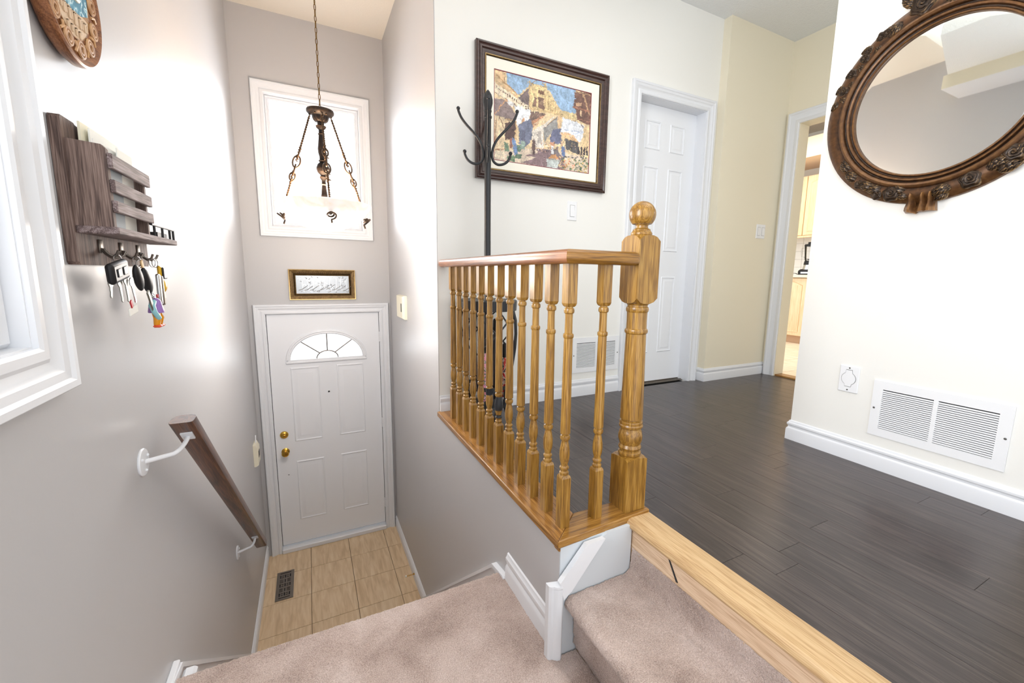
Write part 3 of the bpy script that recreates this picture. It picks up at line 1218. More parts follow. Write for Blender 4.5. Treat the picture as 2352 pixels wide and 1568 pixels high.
def baluster_mesh():
    parts = {}
    h = .0165
    g = G()
    # lower block with rounded shoulders
    def block(z0, z1, top):
        rings = [[(sx * h, sy * h, z0) for sx, sy in ((-1, -1), (1, -1), (1, 1), (-1, 1))],
                 [(sx * h, sy * h, z1) for sx, sy in ((-1, -1), (1, -1), (1, 1), (-1, 1))]]
        g.sweep(rings, close_ring=True, caps=True)
        s = 1 if top else -1
        zz = z1 if top else z0
        # shoulder: square shrinking toward the turning
        rings = [[(sx * h * k, sy * h * k, zz + s * d) for sx, sy in ((-1, -1), (1, -1), (1, 1), (-1, 1))] for k, d in ((1, 0), (.88, .007), (.66, .011))]
        g.sweep(rings, close_ring=True, caps=True)
    block(zt, .190, True)
    block(.747, .866, False)
    prof = [(.010, .190), (.0125, .198), (.0150, .203), (.0152, .209), (.0118, .213), (.0118, .217), (.0150, .221), (.0152, .226), (.0112, .231),
            (.0112, .236), (.0150, .250), (.0166, .266), (.0160, .283), (.0125, .303), (.0108, .311), (.0108, .313), (.0150, .318), (.0164, .324), (.0150, .331), (.0112, .334),
            (.0112, .336), (.0162, .338), (.0160, .36), (.0150, .48), (.0138, .640), (.0160, .643), (.0166, .648), (.0160, .653), (.0122, .656), (.0116, .70), (.0120, .715),
            (.0155, .718), (.0164, .724), (.0150, .731), (.0118, .733), (.0118, .737), (.0150, .740), (.0140, .747)]
    g.lathe(prof, n=18)
    return g


bal_g = baluster_mesh()
ordn = ['farthest', 'second farthest', 'third farthest', 'fourth farthest', 'fifth farthest', 'sixth', 'seventh', 'eighth', 'ninth', 'tenth', 'eleventh']
bal = None
ys = [1.071 + .1048 * k for k in range(12)]
for i, y in enumerate(ys):
    if bal is None:
        bal = obj('baluster', bal_g, 'oak', smooth=32)
        b = bal
    else:
        b = cp(bal)
    b.location = (1.131, y, 0)
    k = 11 - i
    if i == 0:
        lab = 'golden oak turned baluster standing at the outer corner of the base plate'
    elif k == 0:
        lab = 'golden oak turned baluster closest to the cream wall end of the balustrade'
    else:
        lab = 'golden oak turned baluster, %s counted from the cream wall along the stairwell' % {1: 'second', 2: 'third', 3: 'fourth', 4: 'fifth', 5: 'sixth', 6: 'seventh', 7: 'eighth', 8: 'ninth', 9: 'tenth', 10: 'eleventh'}[k]
    if k == 6:
        lab = 'golden oak turned baluster with black tape wrapped round its lower bulb'
    if k == 5:
        lab = 'golden oak turned baluster with a torn flap of black tape near its foot'
    tag(b, lab, 'baluster', 'turned oak balusters')
    if k == 6:
        g = G().lathe([(.0130, .243), (.0170, .262), (.0172, .284), (.0132, .306), (.0118, .318)], n=16, caps=False)
        g.lathe([(.0150, .222), (.0158, .226), (.0122, .231), (.0124, .236)], n=16, caps=False)
        obj('tape', g, 'tape', b)
    if k == 5:
        g = G().lathe([(.0152, .296), (.0160, .308), (.0164, .320), (.0170, .326)], n=16, caps=False)
        g.add([(.014, -.004, .300), (.036, -.012, .292), (.040, -.010, .306), (.016, -.004, .322), (.014, 0, .300), (.036, -.008, .292), (.040, -.006, .306), (.016, 0, .322)],
              [(0, 1, 2, 3), (4, 7, 6, 5), (0, 4, 5, 1), (1, 5, 6, 2), (2, 6, 7, 3), (3, 7, 4, 0)])
        obj('tape', g, 'tape', b)
b = cp(bal)
b.location = (1.260, 1.071, 0)
tag(b, 'golden oak turned baluster standing alone between the corner baluster and the newel post', 'baluster', 'turned oak balusters')

# newel post
nw = thing('newel_post', 'golden oak newel post with ball finial at the head of the stairs', 'newel post', (1.4065, 1.080, 0))
h = .0435
sq = ((-1, -1), (1, -1), (1, 1), (-1, 1))


def sqr(k, z):
    return [(sx * h * k, sy * h * k, z) for sx, sy in sq]


def arched_block(z0, z1, top, bot, amp=.018):
    """square block whose faces end in arches like a turned newel"""
    g = G()
    nn = 6
    ring_ = []
    for (sx, sy), (tx, ty) in zip(sq, sq[1:] + sq[:1]):
        for i in range(nn):
            t = i / nn
            ring_.append((h * (sx + (tx - sx) * t), h * (sy + (ty - sy) * t), t))
    def lvl(z, s, amp):
        out = []
        for x, y, t in ring_:
            d = abs(t - .5) * 2
            out.append((x * 1.0, y * 1.0, z - s * amp * d * d * d))
        return out
    rs = []
    if bot:
        rs.append([(x * .62, y * .62, z0 - .002) for x, y, t in ring_])
        rs.append(lvl(z0, -1, amp))
    else:
        rs.append([(x, y, z0) for x, y, t in ring_])
    if top:
        rs.append(lvl(z1, 1, amp))
        rs.append([(x * .62, y * .62, z1 + .002) for x, y, t in ring_])
    else:
        rs.append([(x, y, z1) for x, y, t in ring_])
    g.sweep(rs, close_ring=True, caps=True)
    return g


g = arched_block(.0222, .212, True, False, .007)
obj('base_block', g, 'oak', nw, 25)
prof = [(.033, .207), (.036, .216), (.039, .220), (.039, .226), (.034, .230), (.034, .234), (.038, .238), (.0395, .244), (.037, .250), (.035, .254),
        (.038, .262), (.041, .274), (.0412, .286), (.038, .300), (.034, .308), (.034, .312), (.040, .316), (.041, .322), (.0385, .327), (.040, .333), (.0385, .338), (.034, .340),
        (.034, .344), (.0385, .346), (.0380, .40), (.0355, .52), (.0335, .640), (.037, .643), (.0385, .649), (.037, .655), (.0335, .658), (.0330, .68), (.0335, .712),
        (.036, .715), (.0375, .722), (.036, .729), (.033, .731), (.033, .736), (.036, .738), (.033, .744)]
g = G().lathe(prof, n=32)
obj('shaft', g, 'oak', nw, 35)
g = arched_block(.742, .960, True, True)
obj('top_block', g, 'oak', nw, 25)
prof = [(.030, .958), (.034, .962), (.034, .968), (.030, .974), (.028, .976), (.0285, .979), (.026, .981), (.020, .984), (.019, .992), (.0225, .995), (.0225, .999), (.018, 1.002)]
R0, zc = .0425, 1.0265
for i in range(1, 15):
    t = pi * (.20 + .80 * i / 14)
    prof.append((max(.0004, R0 * sin(t)), zc - R0 * cos(t)))
g = G().lathe(prof, n=32)
obj('ball_finial', g, 'oak', nw, 50)

# handrail of the balustrade
def rail_section():
    # (across, up): full bullnose profile, nearly elliptical with a flat underside
    w, zc_, hh = .030, .884, .0215
    pts = []
    for i in range(26):
        t = -pi / 2 + .42 + (2 * pi - .84) * i / 25
        c, s_ = cos(t), sin(t)
        k = 1 / (abs(c) ** 2.8 + abs(s_) ** 2.8) ** (1 / 2.8)
        pts.append((w * c * k, zc_ + hh * s_ * k))
    return pts[::-1]


sec = rail_section()
RXc, RYc = 1.116, 1.054
hr = thing('banister_rail', 'golden brown oak banister rail with a mitred corner on top of the balusters', 'banister rail', (0, 0, 0))
g = G()
r1 = [(RXc + a, YP - .0, b) for a, b in sec]
# rounded far end, plus the mitre (45 degrees) at the corner
r0 = []
rings = []
for s_, off in ((.55, .0), (.85, .010), (1, .030)):
    rings.append([(RXc + a * s_, YP - .003 - off, .882 + (b - .882) * s_) for a, b in sec])
rings.append([(RXc + a, RYc + a, b) for a, b in sec])
g.sweep(rings, close_ring=True, caps=True)
obj('rail', g, 'rail_y', hr, 35)
g = G()
rings = [[(RXc + a, RYc + a, b) for a, b in sec]]
for s_, off in ((1, .012), (.85, .003), (.6, 0)):
    rings.append([(1.3625 - off, RYc + a * s_, .882 + (b - .882) * s_) for a, b in sec])
g.sweep(rings, close_ring=True, caps=True)
obj('rail', g, 'oak_x', hr, 35)

# ---------------------------------------------------------------- wall handrail on the left
wh = thing('wall_handrail', 'brown walnut stained handrail sloping down the grey left wall', 'handrail', (0, 0, 0))
sl = -.900
yA, zA = 1.512, .383
def railp(t, u):   # t along (in y), u up from underside
    return (yA + t, zA + sl * t + u)
g = G()
L_ = 1.46
prof4 = [(.0, .0), (.012, .0)]
# cross-section across x (0.046..0.106) and normal height
xs0, xs1 = .047, .107
ang = math.atan(sl)
nx_, nz_ = -sin(ang), cos(ang)
dx_, dz_ = cos(ang), sin(ang)
H_ = .052
cs = [(xs0 + .008, 0), (xs0 + .002, .003), (xs0, .010), (xs0, .034), (xs0 + .006, .046), (xs0 + .018, H_), (xs1 - .018, H_), (xs1 - .006, .046), (xs1, .034), (xs1, .010), (xs1 - .002, .003), (xs1 - .008, 0)]
cs += []
def at(s, x, hh):
    # s: distance along the rail, plus a level cut at the head
    return (x, yA + dx_ * s + nx_ * hh, zA + dz_ * s + nz_ * hh)
rings = []
LL = sqrt(1.47 ** 2 + (1.47 * sl) ** 2)
# the head is cut level: shift each profile height along the rail so z stays near zA
rings.append([at(hh * (nz_ / -dz_) * .93, x, hh) for x, hh in cs])
rings.append([at(.12, x, hh) for x, hh in cs])
rings.append([at(LL - .01, x, hh) for x, hh in cs])
g.sweep(rings, close_ring=True, caps=True)
ro = obj('rail', g, 'walnut', wh, 30)
# grain must follow the slope: rotate the mesh into rail space
me = ro.data
T = Matrix.Translation(Vector((.077, yA, zA))) @ Matrix.Rotation(ang + pi / 2, 4, 'X')
me.transform(T.inverted())
ro.location = (.077, yA, zA)
ro.rotation_euler = (ang + pi / 2, 0, 0)


def bracket(yw, zw, yp, zp):
    # disc, bent arm, plate under the rail
    br = obj('bracket', G().lathe([(.037, 0), (.038, .003), (.036, .006), (.010, .008)], (0, yw, zw), 26, axis=0), 'white', wh, 40)
    g = G()
    p = []
    for i in range(4):
        p.append((.004 + .048 * i / 3, yw + (yp - yw) * .12 * i, zw + .0 - .002 * i))
    y1, z1 = p[-1][1], p[-1][2]
    for i in range(1, 8):
        t = pi / 2 * i / 7
        p.append((.052 + .025 * sin(t), y1 + (yp - y1) * (1 - cos(t)), z1 + (zp - .006 - z1) * (1 - cos(t))))
    g.tube(p, .0065, 12)
    obj('arm', g, 'white', br, 50)
    g = G()
    q = []
    for dx in (-.015, .015):
        for ds in (-.022, .022):
            for hh in (-.005, 0):
                q.append((.077 + dx, yp + dx_ * ds + nx_ * hh, zp + dz_ * ds + nz_ * hh))
    g.add(q, [(0, 1, 3, 2), (4, 6, 7, 5), (0, 4, 5, 1), (2, 3, 7, 6), (0, 2, 6, 4), (1, 5, 7, 3)])
    obj('plate', g, 'white', br, 30)
    for a in (30, 150, 270):
        g = G().lathe([(.004, .005), (.004, .009), (.002, .011)], (0, yw + .024 * cos(radians(a)), zw + .024 * sin(radians(a))), 10, axis=0)
        obj('screw', g, 'white', br, 40)


bracket(1.452, .302, 1.580, zA + sl * (1.580 - yA))
bracket(2.645, -.738, 2.740, zA + sl * (2.740 - yA))

# ---------------------------------------------------------------- coat rack with umbrellas
cr = thing('coat_rack', 'black iron coat rack with umbrella ring standing behind the balustrade', 'coat rack', (1.318, 2.190, 0), rotz=radians(-21))
g = G().lathe([(.017, .06), (.017, 1.0), (.0165, 1.005), (.0165, 1.60), (.020, 1.604), (.020, 1.612), (.0165, 1.616), (.0165, 1.63), (.019, 1.633), (.019, 1.640), (.017, 1.643), (.020, 1.655), (.0245, 1.672), (.0245, 1.690), (.019, 1.712), (.009, 1.728), (.001, 1.737)], n=20)
obj('pole', g, 'black_iron', cr, 40)
for k in range(4):
    a = pi / 2 * k
    ca, sa = cos(a), sin(a)
    pts = [(.148, 1.640), (.146, 1.628), (.132, 1.598), (.108, 1.568), (.075, 1.535), (.045, 1.500), (.027, 1.462), (.022, 1.425), (.030, 1.398), (.052, 1.383), (.080, 1.386), (.103, 1.402), (.115, 1.425), (.117, 1.438)]
    # smooth by catmull
    P_ = []
    for i in range(len(pts) - 1):
        p0, p1, p2, p3 = pts[max(i - 1, 0)], pts[i], pts[i + 1], pts[min(i + 2, len(pts) - 1)]
        for t in (0, .25, .5, .75):
            P_.append(tuple(.5 * ((2 * p1[j]) + (-p0[j] + p2[j]) * t + (2 * p0[j] - 5 * p1[j] + 4 * p2[j] - p3[j]) * t * t + (-p0[j] + 3 * p1[j] - 3 * p2[j] + p3[j]) * t ** 3) for j in (0, 1)))
    P_.append(pts[-1])
    g = G().tube([(r * ca, r * sa, z) for r, z in P_], .0065, 10)
    g.sphere((.148 * ca, .148 * sa, 1.642), .0095, 12, 8)
    g.sphere((.117 * ca, .117 * sa, 1.440), .0095, 12, 8)
    obj('hook', g, 'black_iron', cr, 60)
# umbrella ring, bowed legs, lower hoop
g = G().lathe([(.150, .640), (.158, .640), (.161, .690), (.157, .694), (.150, .690), (.150, .640)], n=40, caps=False)
g.lathe([(.150, .686), (.030, .684), (.030, .690), (.150, .692)], n=40, caps=False)
obj('ring', g, 'black_iron', cr, 40)
for k in range(4):
    a = pi / 4 + radians(21) + pi / 2 * k
    ca, sa = cos(a), sin(a)
    pts = [(.148, .64), (.162, .59), (.165, .52), (.160, .44), (.146, .34), (.126, .25), (.108, .17), (.105, .10), (.116, .05), (.132, .018), (.142, .010)]
    g = G().tube([(r * ca, r * sa, z) for r, z in pts], .0085, 8)
    g.sphere((.142 * ca, .142 * sa, .011), .011, 10, 6)
    obj('leg', g, 'black_iron', cr, 60)
    # crossing scroll in each bay
    a2 = a + pi / 2
    g = G()
    for sgn in (0, 1):
        q = []
        for i in range(13):
            t = i / 12
            aa = (a + (a2 - a) * (t if sgn else 1 - t))
            rr = .150 - .012 * sin(pi * t)
            q.append((rr * cos(aa), rr * sin(aa), .63 - .22 * t))
        g.tube(q, .0045, 6)
    obj('scroll', g, 'black_iron', cr, 60)
g = G()
g.lathe([(.118, .20), (.126, .20), (.126, .22), (.118, .22), (.118, .20)], n=32, caps=False)
g.lathe([(.100, .085), (.110, .085), (.108, .10), (.012, .10), (.012, .085), (.100, .085)], n=32, caps=False)
obj('hoop', g, 'black_iron', cr, 40)

for c_ in cr.children:
    for v in c_.data.vertices:
        z_ = v.co.z
        zr_ = .83 + (z_ - .83) * 1.042
        v.co.z = zr_ if z_ >= .5 else z_ * (.83 + (.5 - .83) * 1.042) / .5
        v.co.x *= 1.035
        v.co.y *= 1.035


def umbrella(name, label, loc, length, r, mat, tilt, handle, az):
    loc = (loc[0] + .033, loc[1] + .088, loc[2])
    t = thing(name, label, 'umbrella', loc, 'umbrellas in the coat rack')
    t.rotation_euler = (tilt * cos(az), tilt * sin(az), az)
    g = G()
    n, m = 24, 12
    rings = []
    for j in range(m + 1):
        u = j / m
        rr = r * (.35 + .65 * sin(pi * min(1, u * .9 + .1)) ** .6) * (1 if u < .95 else .6)
        rings.append([(rr * (1 + .22 * sin(5 * 2 * pi * i / n + u * 3)) * cos(2 * pi * i / n), rr * (1 + .22 * sin(5 * 2 * pi * i / n + u * 3)) * sin(2 * pi * i / n), .03 + u * length) for i in range(n)])
    g.sweep(rings, close_ring=True, caps=True)
    obj('canopy', g, mat, t, 50)
    g = G().tube([(0, 0, length * .9), (0, 0, length + .07)], .004, 8)
    if handle == 'crook':
        hp = [(0, 0, length + .05), (0, 0, length + .16)]
        for i in range(1, 9):
            q = pi * i / 8
            hp.append((.025 - .025 * cos(q), 0, length + .16 + .025 * sin(q)))
        g.tube(hp, .008, 10)
    else:
        g.lathe([(.012, length + .03), (.014, length + .05), (.014, length + .10), (.010, length + .11)], n=14)
    obj('handle', g, 'wood_pale' if handle == 'crook' else 'black', t, 50)
    g = G().tube([(0, 0, 0), (0, 0, .04)], .004, 8)
    obj('ferrule', g, 'steel', t, 50)
    return t


umbrella('umbrella', 'pink floral folded umbrella in the coat rack ring', (1.240, 2.040, .105), .27, .034, 'pink_floral', .06, 'short', .3)
umbrella('umbrella', 'red and white patterned folded umbrella at the coat rack edge', (1.362, 2.060, .105), .23, .022, 'red_floral', -.04, 'short', 2.0)
umbrella('umbrella', 'tall black folded umbrella with pale crook handle in the coat rack', (1.312, 2.030, .105), .40, .018, 'black_nylon', .05, 'crook', 1.2)
umbrella('umbrella', 'narrow yellow folded umbrella behind the pink one in the coat rack', (1.222, 2.145, .105), .33, .012, 'yellow_n', -.04, 'short', 0.8)
umbrella('umbrella', 'thick black folded umbrella beside the red one in the coat rack', (1.350, 2.155, .105), .36, .026, 'black_nylon', .02, 'short', 0.2)
# ---------------------------------------------------------------- hall wall: framed watercolour
pf_ = thing('framed_picture', 'watercolour market scene in a dark brown frame above the balustrade', 'picture', (0, 0, 0))
fnP = mapD(YP)
a0, a1, b0, b1 = 1.366, 2.152, 1.424, 2.029
g = ring(G(), fnP, a0, a1, b0, b1, [(0, .002), (0, .016), (.006, .020), (.018, .022), (.024, .030), (.032, .032), (.038, .028), (.044, .034), (.050, .034), (.056, .028), (.056, .002)])
obj('frame', g, 'frame_brown', pf_, 25)
g = ring(G(), fnP, a0 + .007, a1 - .007, b0 + .007, b1 - .007, [(0, .004), (0, .017), (.003, .020), (.007, .020), (.007, .004)])
obj('gilt_fillet', g, 'gold', pf_, 25)
pa0, pa1, pb0, pb1 = 1.424, 2.081, 1.482, 1.959
g = ring(G(), fnP, pa0 - .004, pa1 + .004, pb0 - .004, pb1 + .004, [(0, .010), (0, .0135), (.056, .0135), (.056, .010)])
obj('mat_board', g, 'mat_board', pf_, 25)
g = ring(G(), fnP, pa0, pa1, pb0, pb1, [(0, .009), (0, .0118), (.0042, .0118), (.0042, .009)])
obj('inner_mat', g, 'maroon', pf_, 25)


def painting():
    Wd, Hd = 384, 280
    A = np.zeros((Hd, Wd, 3))
    src = np.array([(303, 122), (1545, 430), (1502, 1430), (292, 1262)], float)
    dst = np.array([(0, 0), (1, 0), (1, 1), (0, 1)], float)
    rows, rhs = [], []
    for (x, y), (u, v) in zip(src, dst):
        rows += [[x, y, 1, 0, 0, 0, -u * x, -u * y], [0, 0, 0, x, y, 1, -v * x, -v * y]]
        rhs += [u, v]
    Hm = np.append(np.linalg.solve(np.array(rows), np.array(rhs)), 1).reshape(3, 3)

    def tf(p):
        q = np.array([[x, y, 1] for x, y in p]) @ Hm.T
        return q[:, :2] / q[:, 2:] * [Wd, Hd]
    YY, XX = np.mgrid[0:Hd, 0:Wd] + .5
    r = np.random.default_rng(5)

    def smooth(n):
        s = r.random((Hd // n + 2, Wd // n + 2))
        yi, xi = YY / n, XX / n
        y0, x0 = yi.astype(int), xi.astype(int)
        fy_, fx_ = yi - y0, xi - x0
        return (s[y0, x0] * (1 - fx_) + s[y0, x0 + 1] * fx_) * (1 - fy_) + (s[y0 + 1, x0] * (1 - fx_) + s[y0 + 1, x0 + 1] * fx_) * fy_
    N1, N2 = smooth(18), smooth(5)
    wob = (smooth(9) - .5) * 4
    wob2 = (smooth(9) - .5) * 4

    def poly(p, c, var=.10):
        q = tf(p)
        x0, y0 = np.floor(q.min(0)).astype(int) - 3
        x1, y1 = np.ceil(q.max(0)).astype(int) + 3
        x0, y0, x1, y1 = max(x0, 0), max(y0, 0), min(x1, Wd), min(y1, Hd)
        if x0 >= x1 or y0 >= y1:
            return
        X_, Y_ = XX[y0:y1, x0:x1] + wob[y0:y1, x0:x1], YY[y0:y1, x0:x1] + wob2[y0:y1, x0:x1]
        ins = np.zeros(X_.shape, bool)
        for i in range(len(q)):
            (ax, ay), (bx, by) = q[i], q[(i + 1) % len(q)]
            if ay == by:
                continue
            ins ^= ((ay > Y_) != (by > Y_)) & (X_ < (bx - ax) * (Y_ - ay) / (by - ay) + ax)
        col = np.array(c, float)[None, None] * (1 + var * (N1[y0:y1, x0:x1, None] - .5) * 2 + var * .6 * (N2[y0:y1, x0:x1, None] - .5) * 2)
        A[y0:y1, x0:x1][ins] = col[ins]

    def line(p, q, w, c):
        p, q = np.array(p, float), np.array(q, float)
        d = q - p
        d /= np.linalg.norm(d) + 1e-9
        n_ = np.array([-d[1], d[0]]) * w / 2
        poly([p + n_, q + n_, q - n_, p - n_], c, .06)
    A[:] = np.array([226, 200, 158]) * (1 + .12 * (N1[..., None] - .5))
    poly([(460, 150), (1350, 370), (1350, 680), (1160, 650), (1010, 400), (960, 340), (780, 310), (620, 445), (560, 400), (470, 320)], (148, 180, 214), .09)
    poly([(300, 110), (440, 150), (440, 285), (620, 450), (600, 485), (300, 285)], (220, 186, 142))
    line((440, 160), (440, 290), 8, (150, 110, 80))
    line((330, 200), (600, 440), 14, (182, 140, 96))
    poly([(300, 285), (770, 600), (770, 690), (300, 410)], (238, 220, 192))
    for k in range(15):
        t = k / 15
        x_, y_ = 320 + 440 * t, 330 + 300 * t
        poly([(x_, y_), (x_ + 16, y_ + 10), (x_ + 16, y_ + 34), (x_, y_ + 24)], (120, 92, 74))
    line((300, 408), (770, 690), 7, (130, 104, 88))
    poly([(300, 490), (450, 505), (600, 720), (560, 800), (300, 705)], (140, 122, 120))
    line((310, 690), (450, 510), 14, (200, 150, 108))
    line((450, 505), (560, 600), 12, (196, 146, 100))
    poly([(470, 500), (560, 560), (540, 600), (480, 570)], (236, 232, 230))
    poly([(560, 575), (770, 640), (750, 740), (700, 872), (660, 760), (600, 850), (570, 650)], (236, 238, 242), .05)
    poly([(650, 770), (690, 720), (700, 870)], (222, 168, 128))
    poly([(300, 700), (440, 730), (440, 1150), (300, 1120)], (230, 206, 168))
    line((330, 740), (300, 1100), 14, (168, 128, 96))
    line((360, 720), (420, 860), 10, (130, 96, 76))
    poly([(440, 800), (585, 770), (565, 1010), (440, 1010)], (84, 62, 58))
    line((440, 750), (590, 775), 14, (196, 160, 116))
    line((585, 770), (580, 1010), 16, (206, 172, 126))
    poly([(620, 815), (770, 740), (800, 860), (780, 1010), (700, 1110), (615, 1060)], (108, 114, 138), .14)
    poly([(660, 880), (700, 880), (690, 1060), (650, 1040)], (92, 94, 116))
    poly([(600, 485), (755, 345), (750, 605)], (112, 96, 96), .14)
    poly([(755, 330), (830, 310), (960, 345), (1160, 690), (940, 665), (760, 605)], (230, 202, 148), .08)
    poly([(870, 395), (960, 400), (955, 450), (875, 440)], (112, 78, 62))
    poly([(870, 475), (945, 490), (940, 645), (865, 605)], (118, 88, 76))
    poly([(820, 480), (850, 480), (840, 600), (790, 590)], (132, 100, 84))
    for k in range(5):
        line((880 + k * 14, 560 + k * 6), (900 + k * 10, 520), 4, (220, 190, 150))
    line((590, 492), (800, 305), 14, (214, 186, 140))
    line((960, 300), (950, 690), 20, (206, 176, 128))
    line((755, 270), (755, 610), 16, (200, 170, 124))
    line((970, 380), (1165, 690), 20, (222, 194, 146))
    line((730, 290), (820, 320), 14, (198, 168, 122))
    line((760, 330), (840, 262), 9, (150, 118, 86))
    line((890, 350), (980, 340), 10, (206, 180, 140))
    line((920, 280), (960, 340), 8, (170, 140, 104))
    for k in range(5):
        line((1000 + k * 30, 470 + k * 40), (1000 + k * 28, 640 + k * 14), 9, (196, 160, 112))
    line((760, 612), (1180, 702), 24, (210, 178, 128))
    poly([(765, 645), (965, 685), (800, 830), (760, 740)], (116, 92, 84), .15)
    for k in range(5):
        line((780 + k * 30, 735 - k * 4), (830 + k * 30, 670), 5, (160, 130, 110))
    poly([(770, 780), (985, 688), (800, 855)], (196, 138, 104))
    line((800, 830), (985, 690), 10, (230, 206, 170))
    poly([(785, 905), (1100, 705), (935, 860), (925, 1120), (800, 1100)], (228, 218, 206), .06)
    poly([(935, 860), (1118, 718), (1125, 860), (1015, 940), (940, 1050)], (146, 144, 142))
    line((935, 865), (1110, 722), 9, (104, 90, 84))
    poly([(1055, 880), (1165, 870), (1160, 1065), (1010, 1060), (1025, 940)], (104, 108, 138), .12)
    poly([(1115, 705), (1168, 715), (1150, 872), (1113, 862)], (218, 182, 140))
    poly([(860, 900), (905, 905), (900, 1060), (850, 1050)], (186, 176, 168))
    poly([(1168, 640), (1352, 690), (1352, 770), (1180, 722)], (228, 202, 150))
    for k in range(9):
        poly([(1200 + k * 17, 738 + k * 4), (1209 + k * 17, 740 + k * 4), (1209 + k * 17, 756 + k * 4), (1200 + k * 17, 754 + k * 4)], (110, 84, 66))
    poly([(1330, 395), (1545, 430), (1520, 825), (1360, 760), (1350, 640), (1305, 605), (1335, 545)], (112, 78, 68), .14)
    line((1440, 430), (1520, 690), 18, (190, 150, 112))
    line((1340, 405), (1545, 455), 10, (190, 150, 112))
    line((1305, 600), (1520, 650), 18, (156, 104, 82))
    line((1360, 745), (1520, 790), 12, (150, 104, 84))
    poly([(1350, 540), (1420, 550), (1420, 590), (1350, 580)], (208, 164, 128))
    poly([(1400, 640), (1425, 645), (1420, 715), (1402, 708)], (222, 190, 150))
    poly([(1180, 728), (1460, 830), (1450, 900), (1440, 970), (1390, 1045), (1320, 965), (1150, 945)], (230, 234, 242), .05)
    poly([(1150, 925), (1230, 915), (1320, 955), (1390, 1045), (1180, 985)], (228, 184, 138))
    line((1190, 880), (1440, 920), 6, (150, 168, 208))
    line((1250, 960), (1450, 900), 5, (160, 176, 212))
    line((1410, 815), (1510, 930), 10, (96, 70, 62))
    poly([(1450, 840), (1512, 850), (1500, 1200), (1400, 1150), (1440, 990)], (222, 192, 146))
    poly([(1210, 985), (1380, 1045), (1370, 1190), (1215, 1120)], (84, 82, 84), .15)
    # street
    poly([(290, 1150), (700, 1120), (1160, 1160), (1510, 1240), (1510, 1440), (290, 1270)], (222, 202, 180), .05)
    poly([(640, 1300), (840, 1235), (680, 1205), (860, 1180), (840, 1120), (1080, 1140), (1200, 1230), (1200, 1400)], (132, 108, 112), .10)
    # goods and people
    for (x0, y0, w, hh, c) in ((432, 1055, 55, 110, (112, 142, 116)), (590, 1070, 50, 90, (110, 140, 120)), (640, 1020, 55, 120, (140, 160, 150)), (470, 1210, 100, 75, (116, 142, 108)), (565, 1185, 85, 65, (90, 112, 92))):
        poly([(x0, y0), (x0 + w, y0 + 6), (x0 + w, y0 + hh), (x0, y0 + hh - 6)], c, .14)
        line((x0, y0 + hh * .35), (x0 + w, y0 + hh * .37), 4, (70, 90, 76))
        line((x0, y0 + hh * .7), (x0 + w, y0 + hh * .72), 4, (70, 90, 76))
    poly([(525, 995), (550, 985), (585, 1060), (600, 1190), (560, 1205), (545, 1110)], (112, 140, 186))
    poly([(500, 990), (530, 1000), (530, 1120), (500, 1110)], (150, 100, 86))
    poly([(330, 1150), (420, 1150), (430, 1250), (300, 1230)], (230, 214, 188))
    line((310, 1140), (420, 1130), 14, (156, 118, 88))
    poly([(790, 1020), (808, 995), (828, 1020), (832, 1100), (820, 1195), (796, 1195), (785, 1100)], (92, 72, 70))
    poly([(1030, 1080), (1060, 1070), (1066, 1190), (1036, 1190)], (226, 226, 228))
    poly([(1070, 1120), (1120, 1090), (1130, 1210), (1080, 1215)], (112, 104, 108))
    poly([(1160, 1100), (1200, 1090), (1212, 1225), (1170, 1220)], (96, 118, 164))
    poly([(1010, 1030), (1085, 1060), (1060, 1090), (1020, 1070)], (208, 150, 118))
    for k in range(60):
        x_, y_ = r.uniform(840, 1200), r.uniform(1030, 1150)
        c = [(70, 60, 62), (206, 160, 130), (232, 232, 232), (120, 120, 140), (170, 110, 90)][r.integers(5)]
        s_ = r.uniform(4, 11)
        poly([(x_, y_), (x_ + s_, y_ + 2), (x_ + s_, y_ + s_ * 2.4), (x_, y_ + s_ * 2.2)], c)
    for k in range(4):
        x_ = 1370 + k * 36
        poly([(x_, 1095), (x_ + 18, 1090), (x_ + 22, 1200), (x_ - 4, 1200)], (60, 52, 56))
    poly([(965, 1245), (1140, 1255), (1112, 1368), (980, 1350)], (196, 204, 202), .05)
    line((975, 1255), (1140, 1268), 10, (150, 150, 142))
    for k in range(4):
        line((995 + k * 34, 1270), (992 + k * 32, 1350), 3, (120, 124, 120))
    poly([(990, 1240), (1040, 1198), (1090, 1196), (1130, 1252)], (214, 152, 98), .12)
    for k in range(170):
        x_, y_ = r.uniform(1130, 1500), r.uniform(1215, 1430)
        g_ = (y_ - 1215) / 215
        pal = [(222, 190, 120), (214, 120, 84), (232, 206, 170), (96, 118, 84)] if x_ < 1340 else [(98, 122, 90), (84, 104, 78), (222, 190, 120), (126, 142, 108)]
        if y_ < 1250:
            pal = [(60, 66, 62), (222, 190, 130), (96, 90, 92)]
        c = pal[r.integers(len(pal))]
        s_ = r.uniform(12, 30)
        poly([(x_, y_ - s_ * .5), (x_ + s_ * .6, y_), (x_, y_ + s_ * .4), (x_ - s_ * .6, y_)], c, .15)
    for k in range(26):
        x_, y_ = r.uniform(1230, 1370), r.uniform(1010, 1180)
        s_ = r.uniform(5, 14)
        poly([(x_, y_), (x_ + s_, y_), (x_ + s_, y_ + s_), (x_, y_ + s_)], [(222, 200, 120), (60, 60, 62), (180, 150, 120)][r.integers(3)])
    # watercolour bleeding: broken edges, pigment variation, small dabs
    jx = ((smooth(4) - .5) * 9 + (smooth(2) - .5) * 4).astype(int)
    jy = ((smooth(4) - .5) * 9 + (smooth(2) - .5) * 4).astype(int)
    iy = np.clip(YY.astype(int) + jy, 0, Hd - 1)
    ix = np.clip(XX.astype(int) + jx, 0, Wd - 1)
    keep = smooth(7)[..., None] > .42
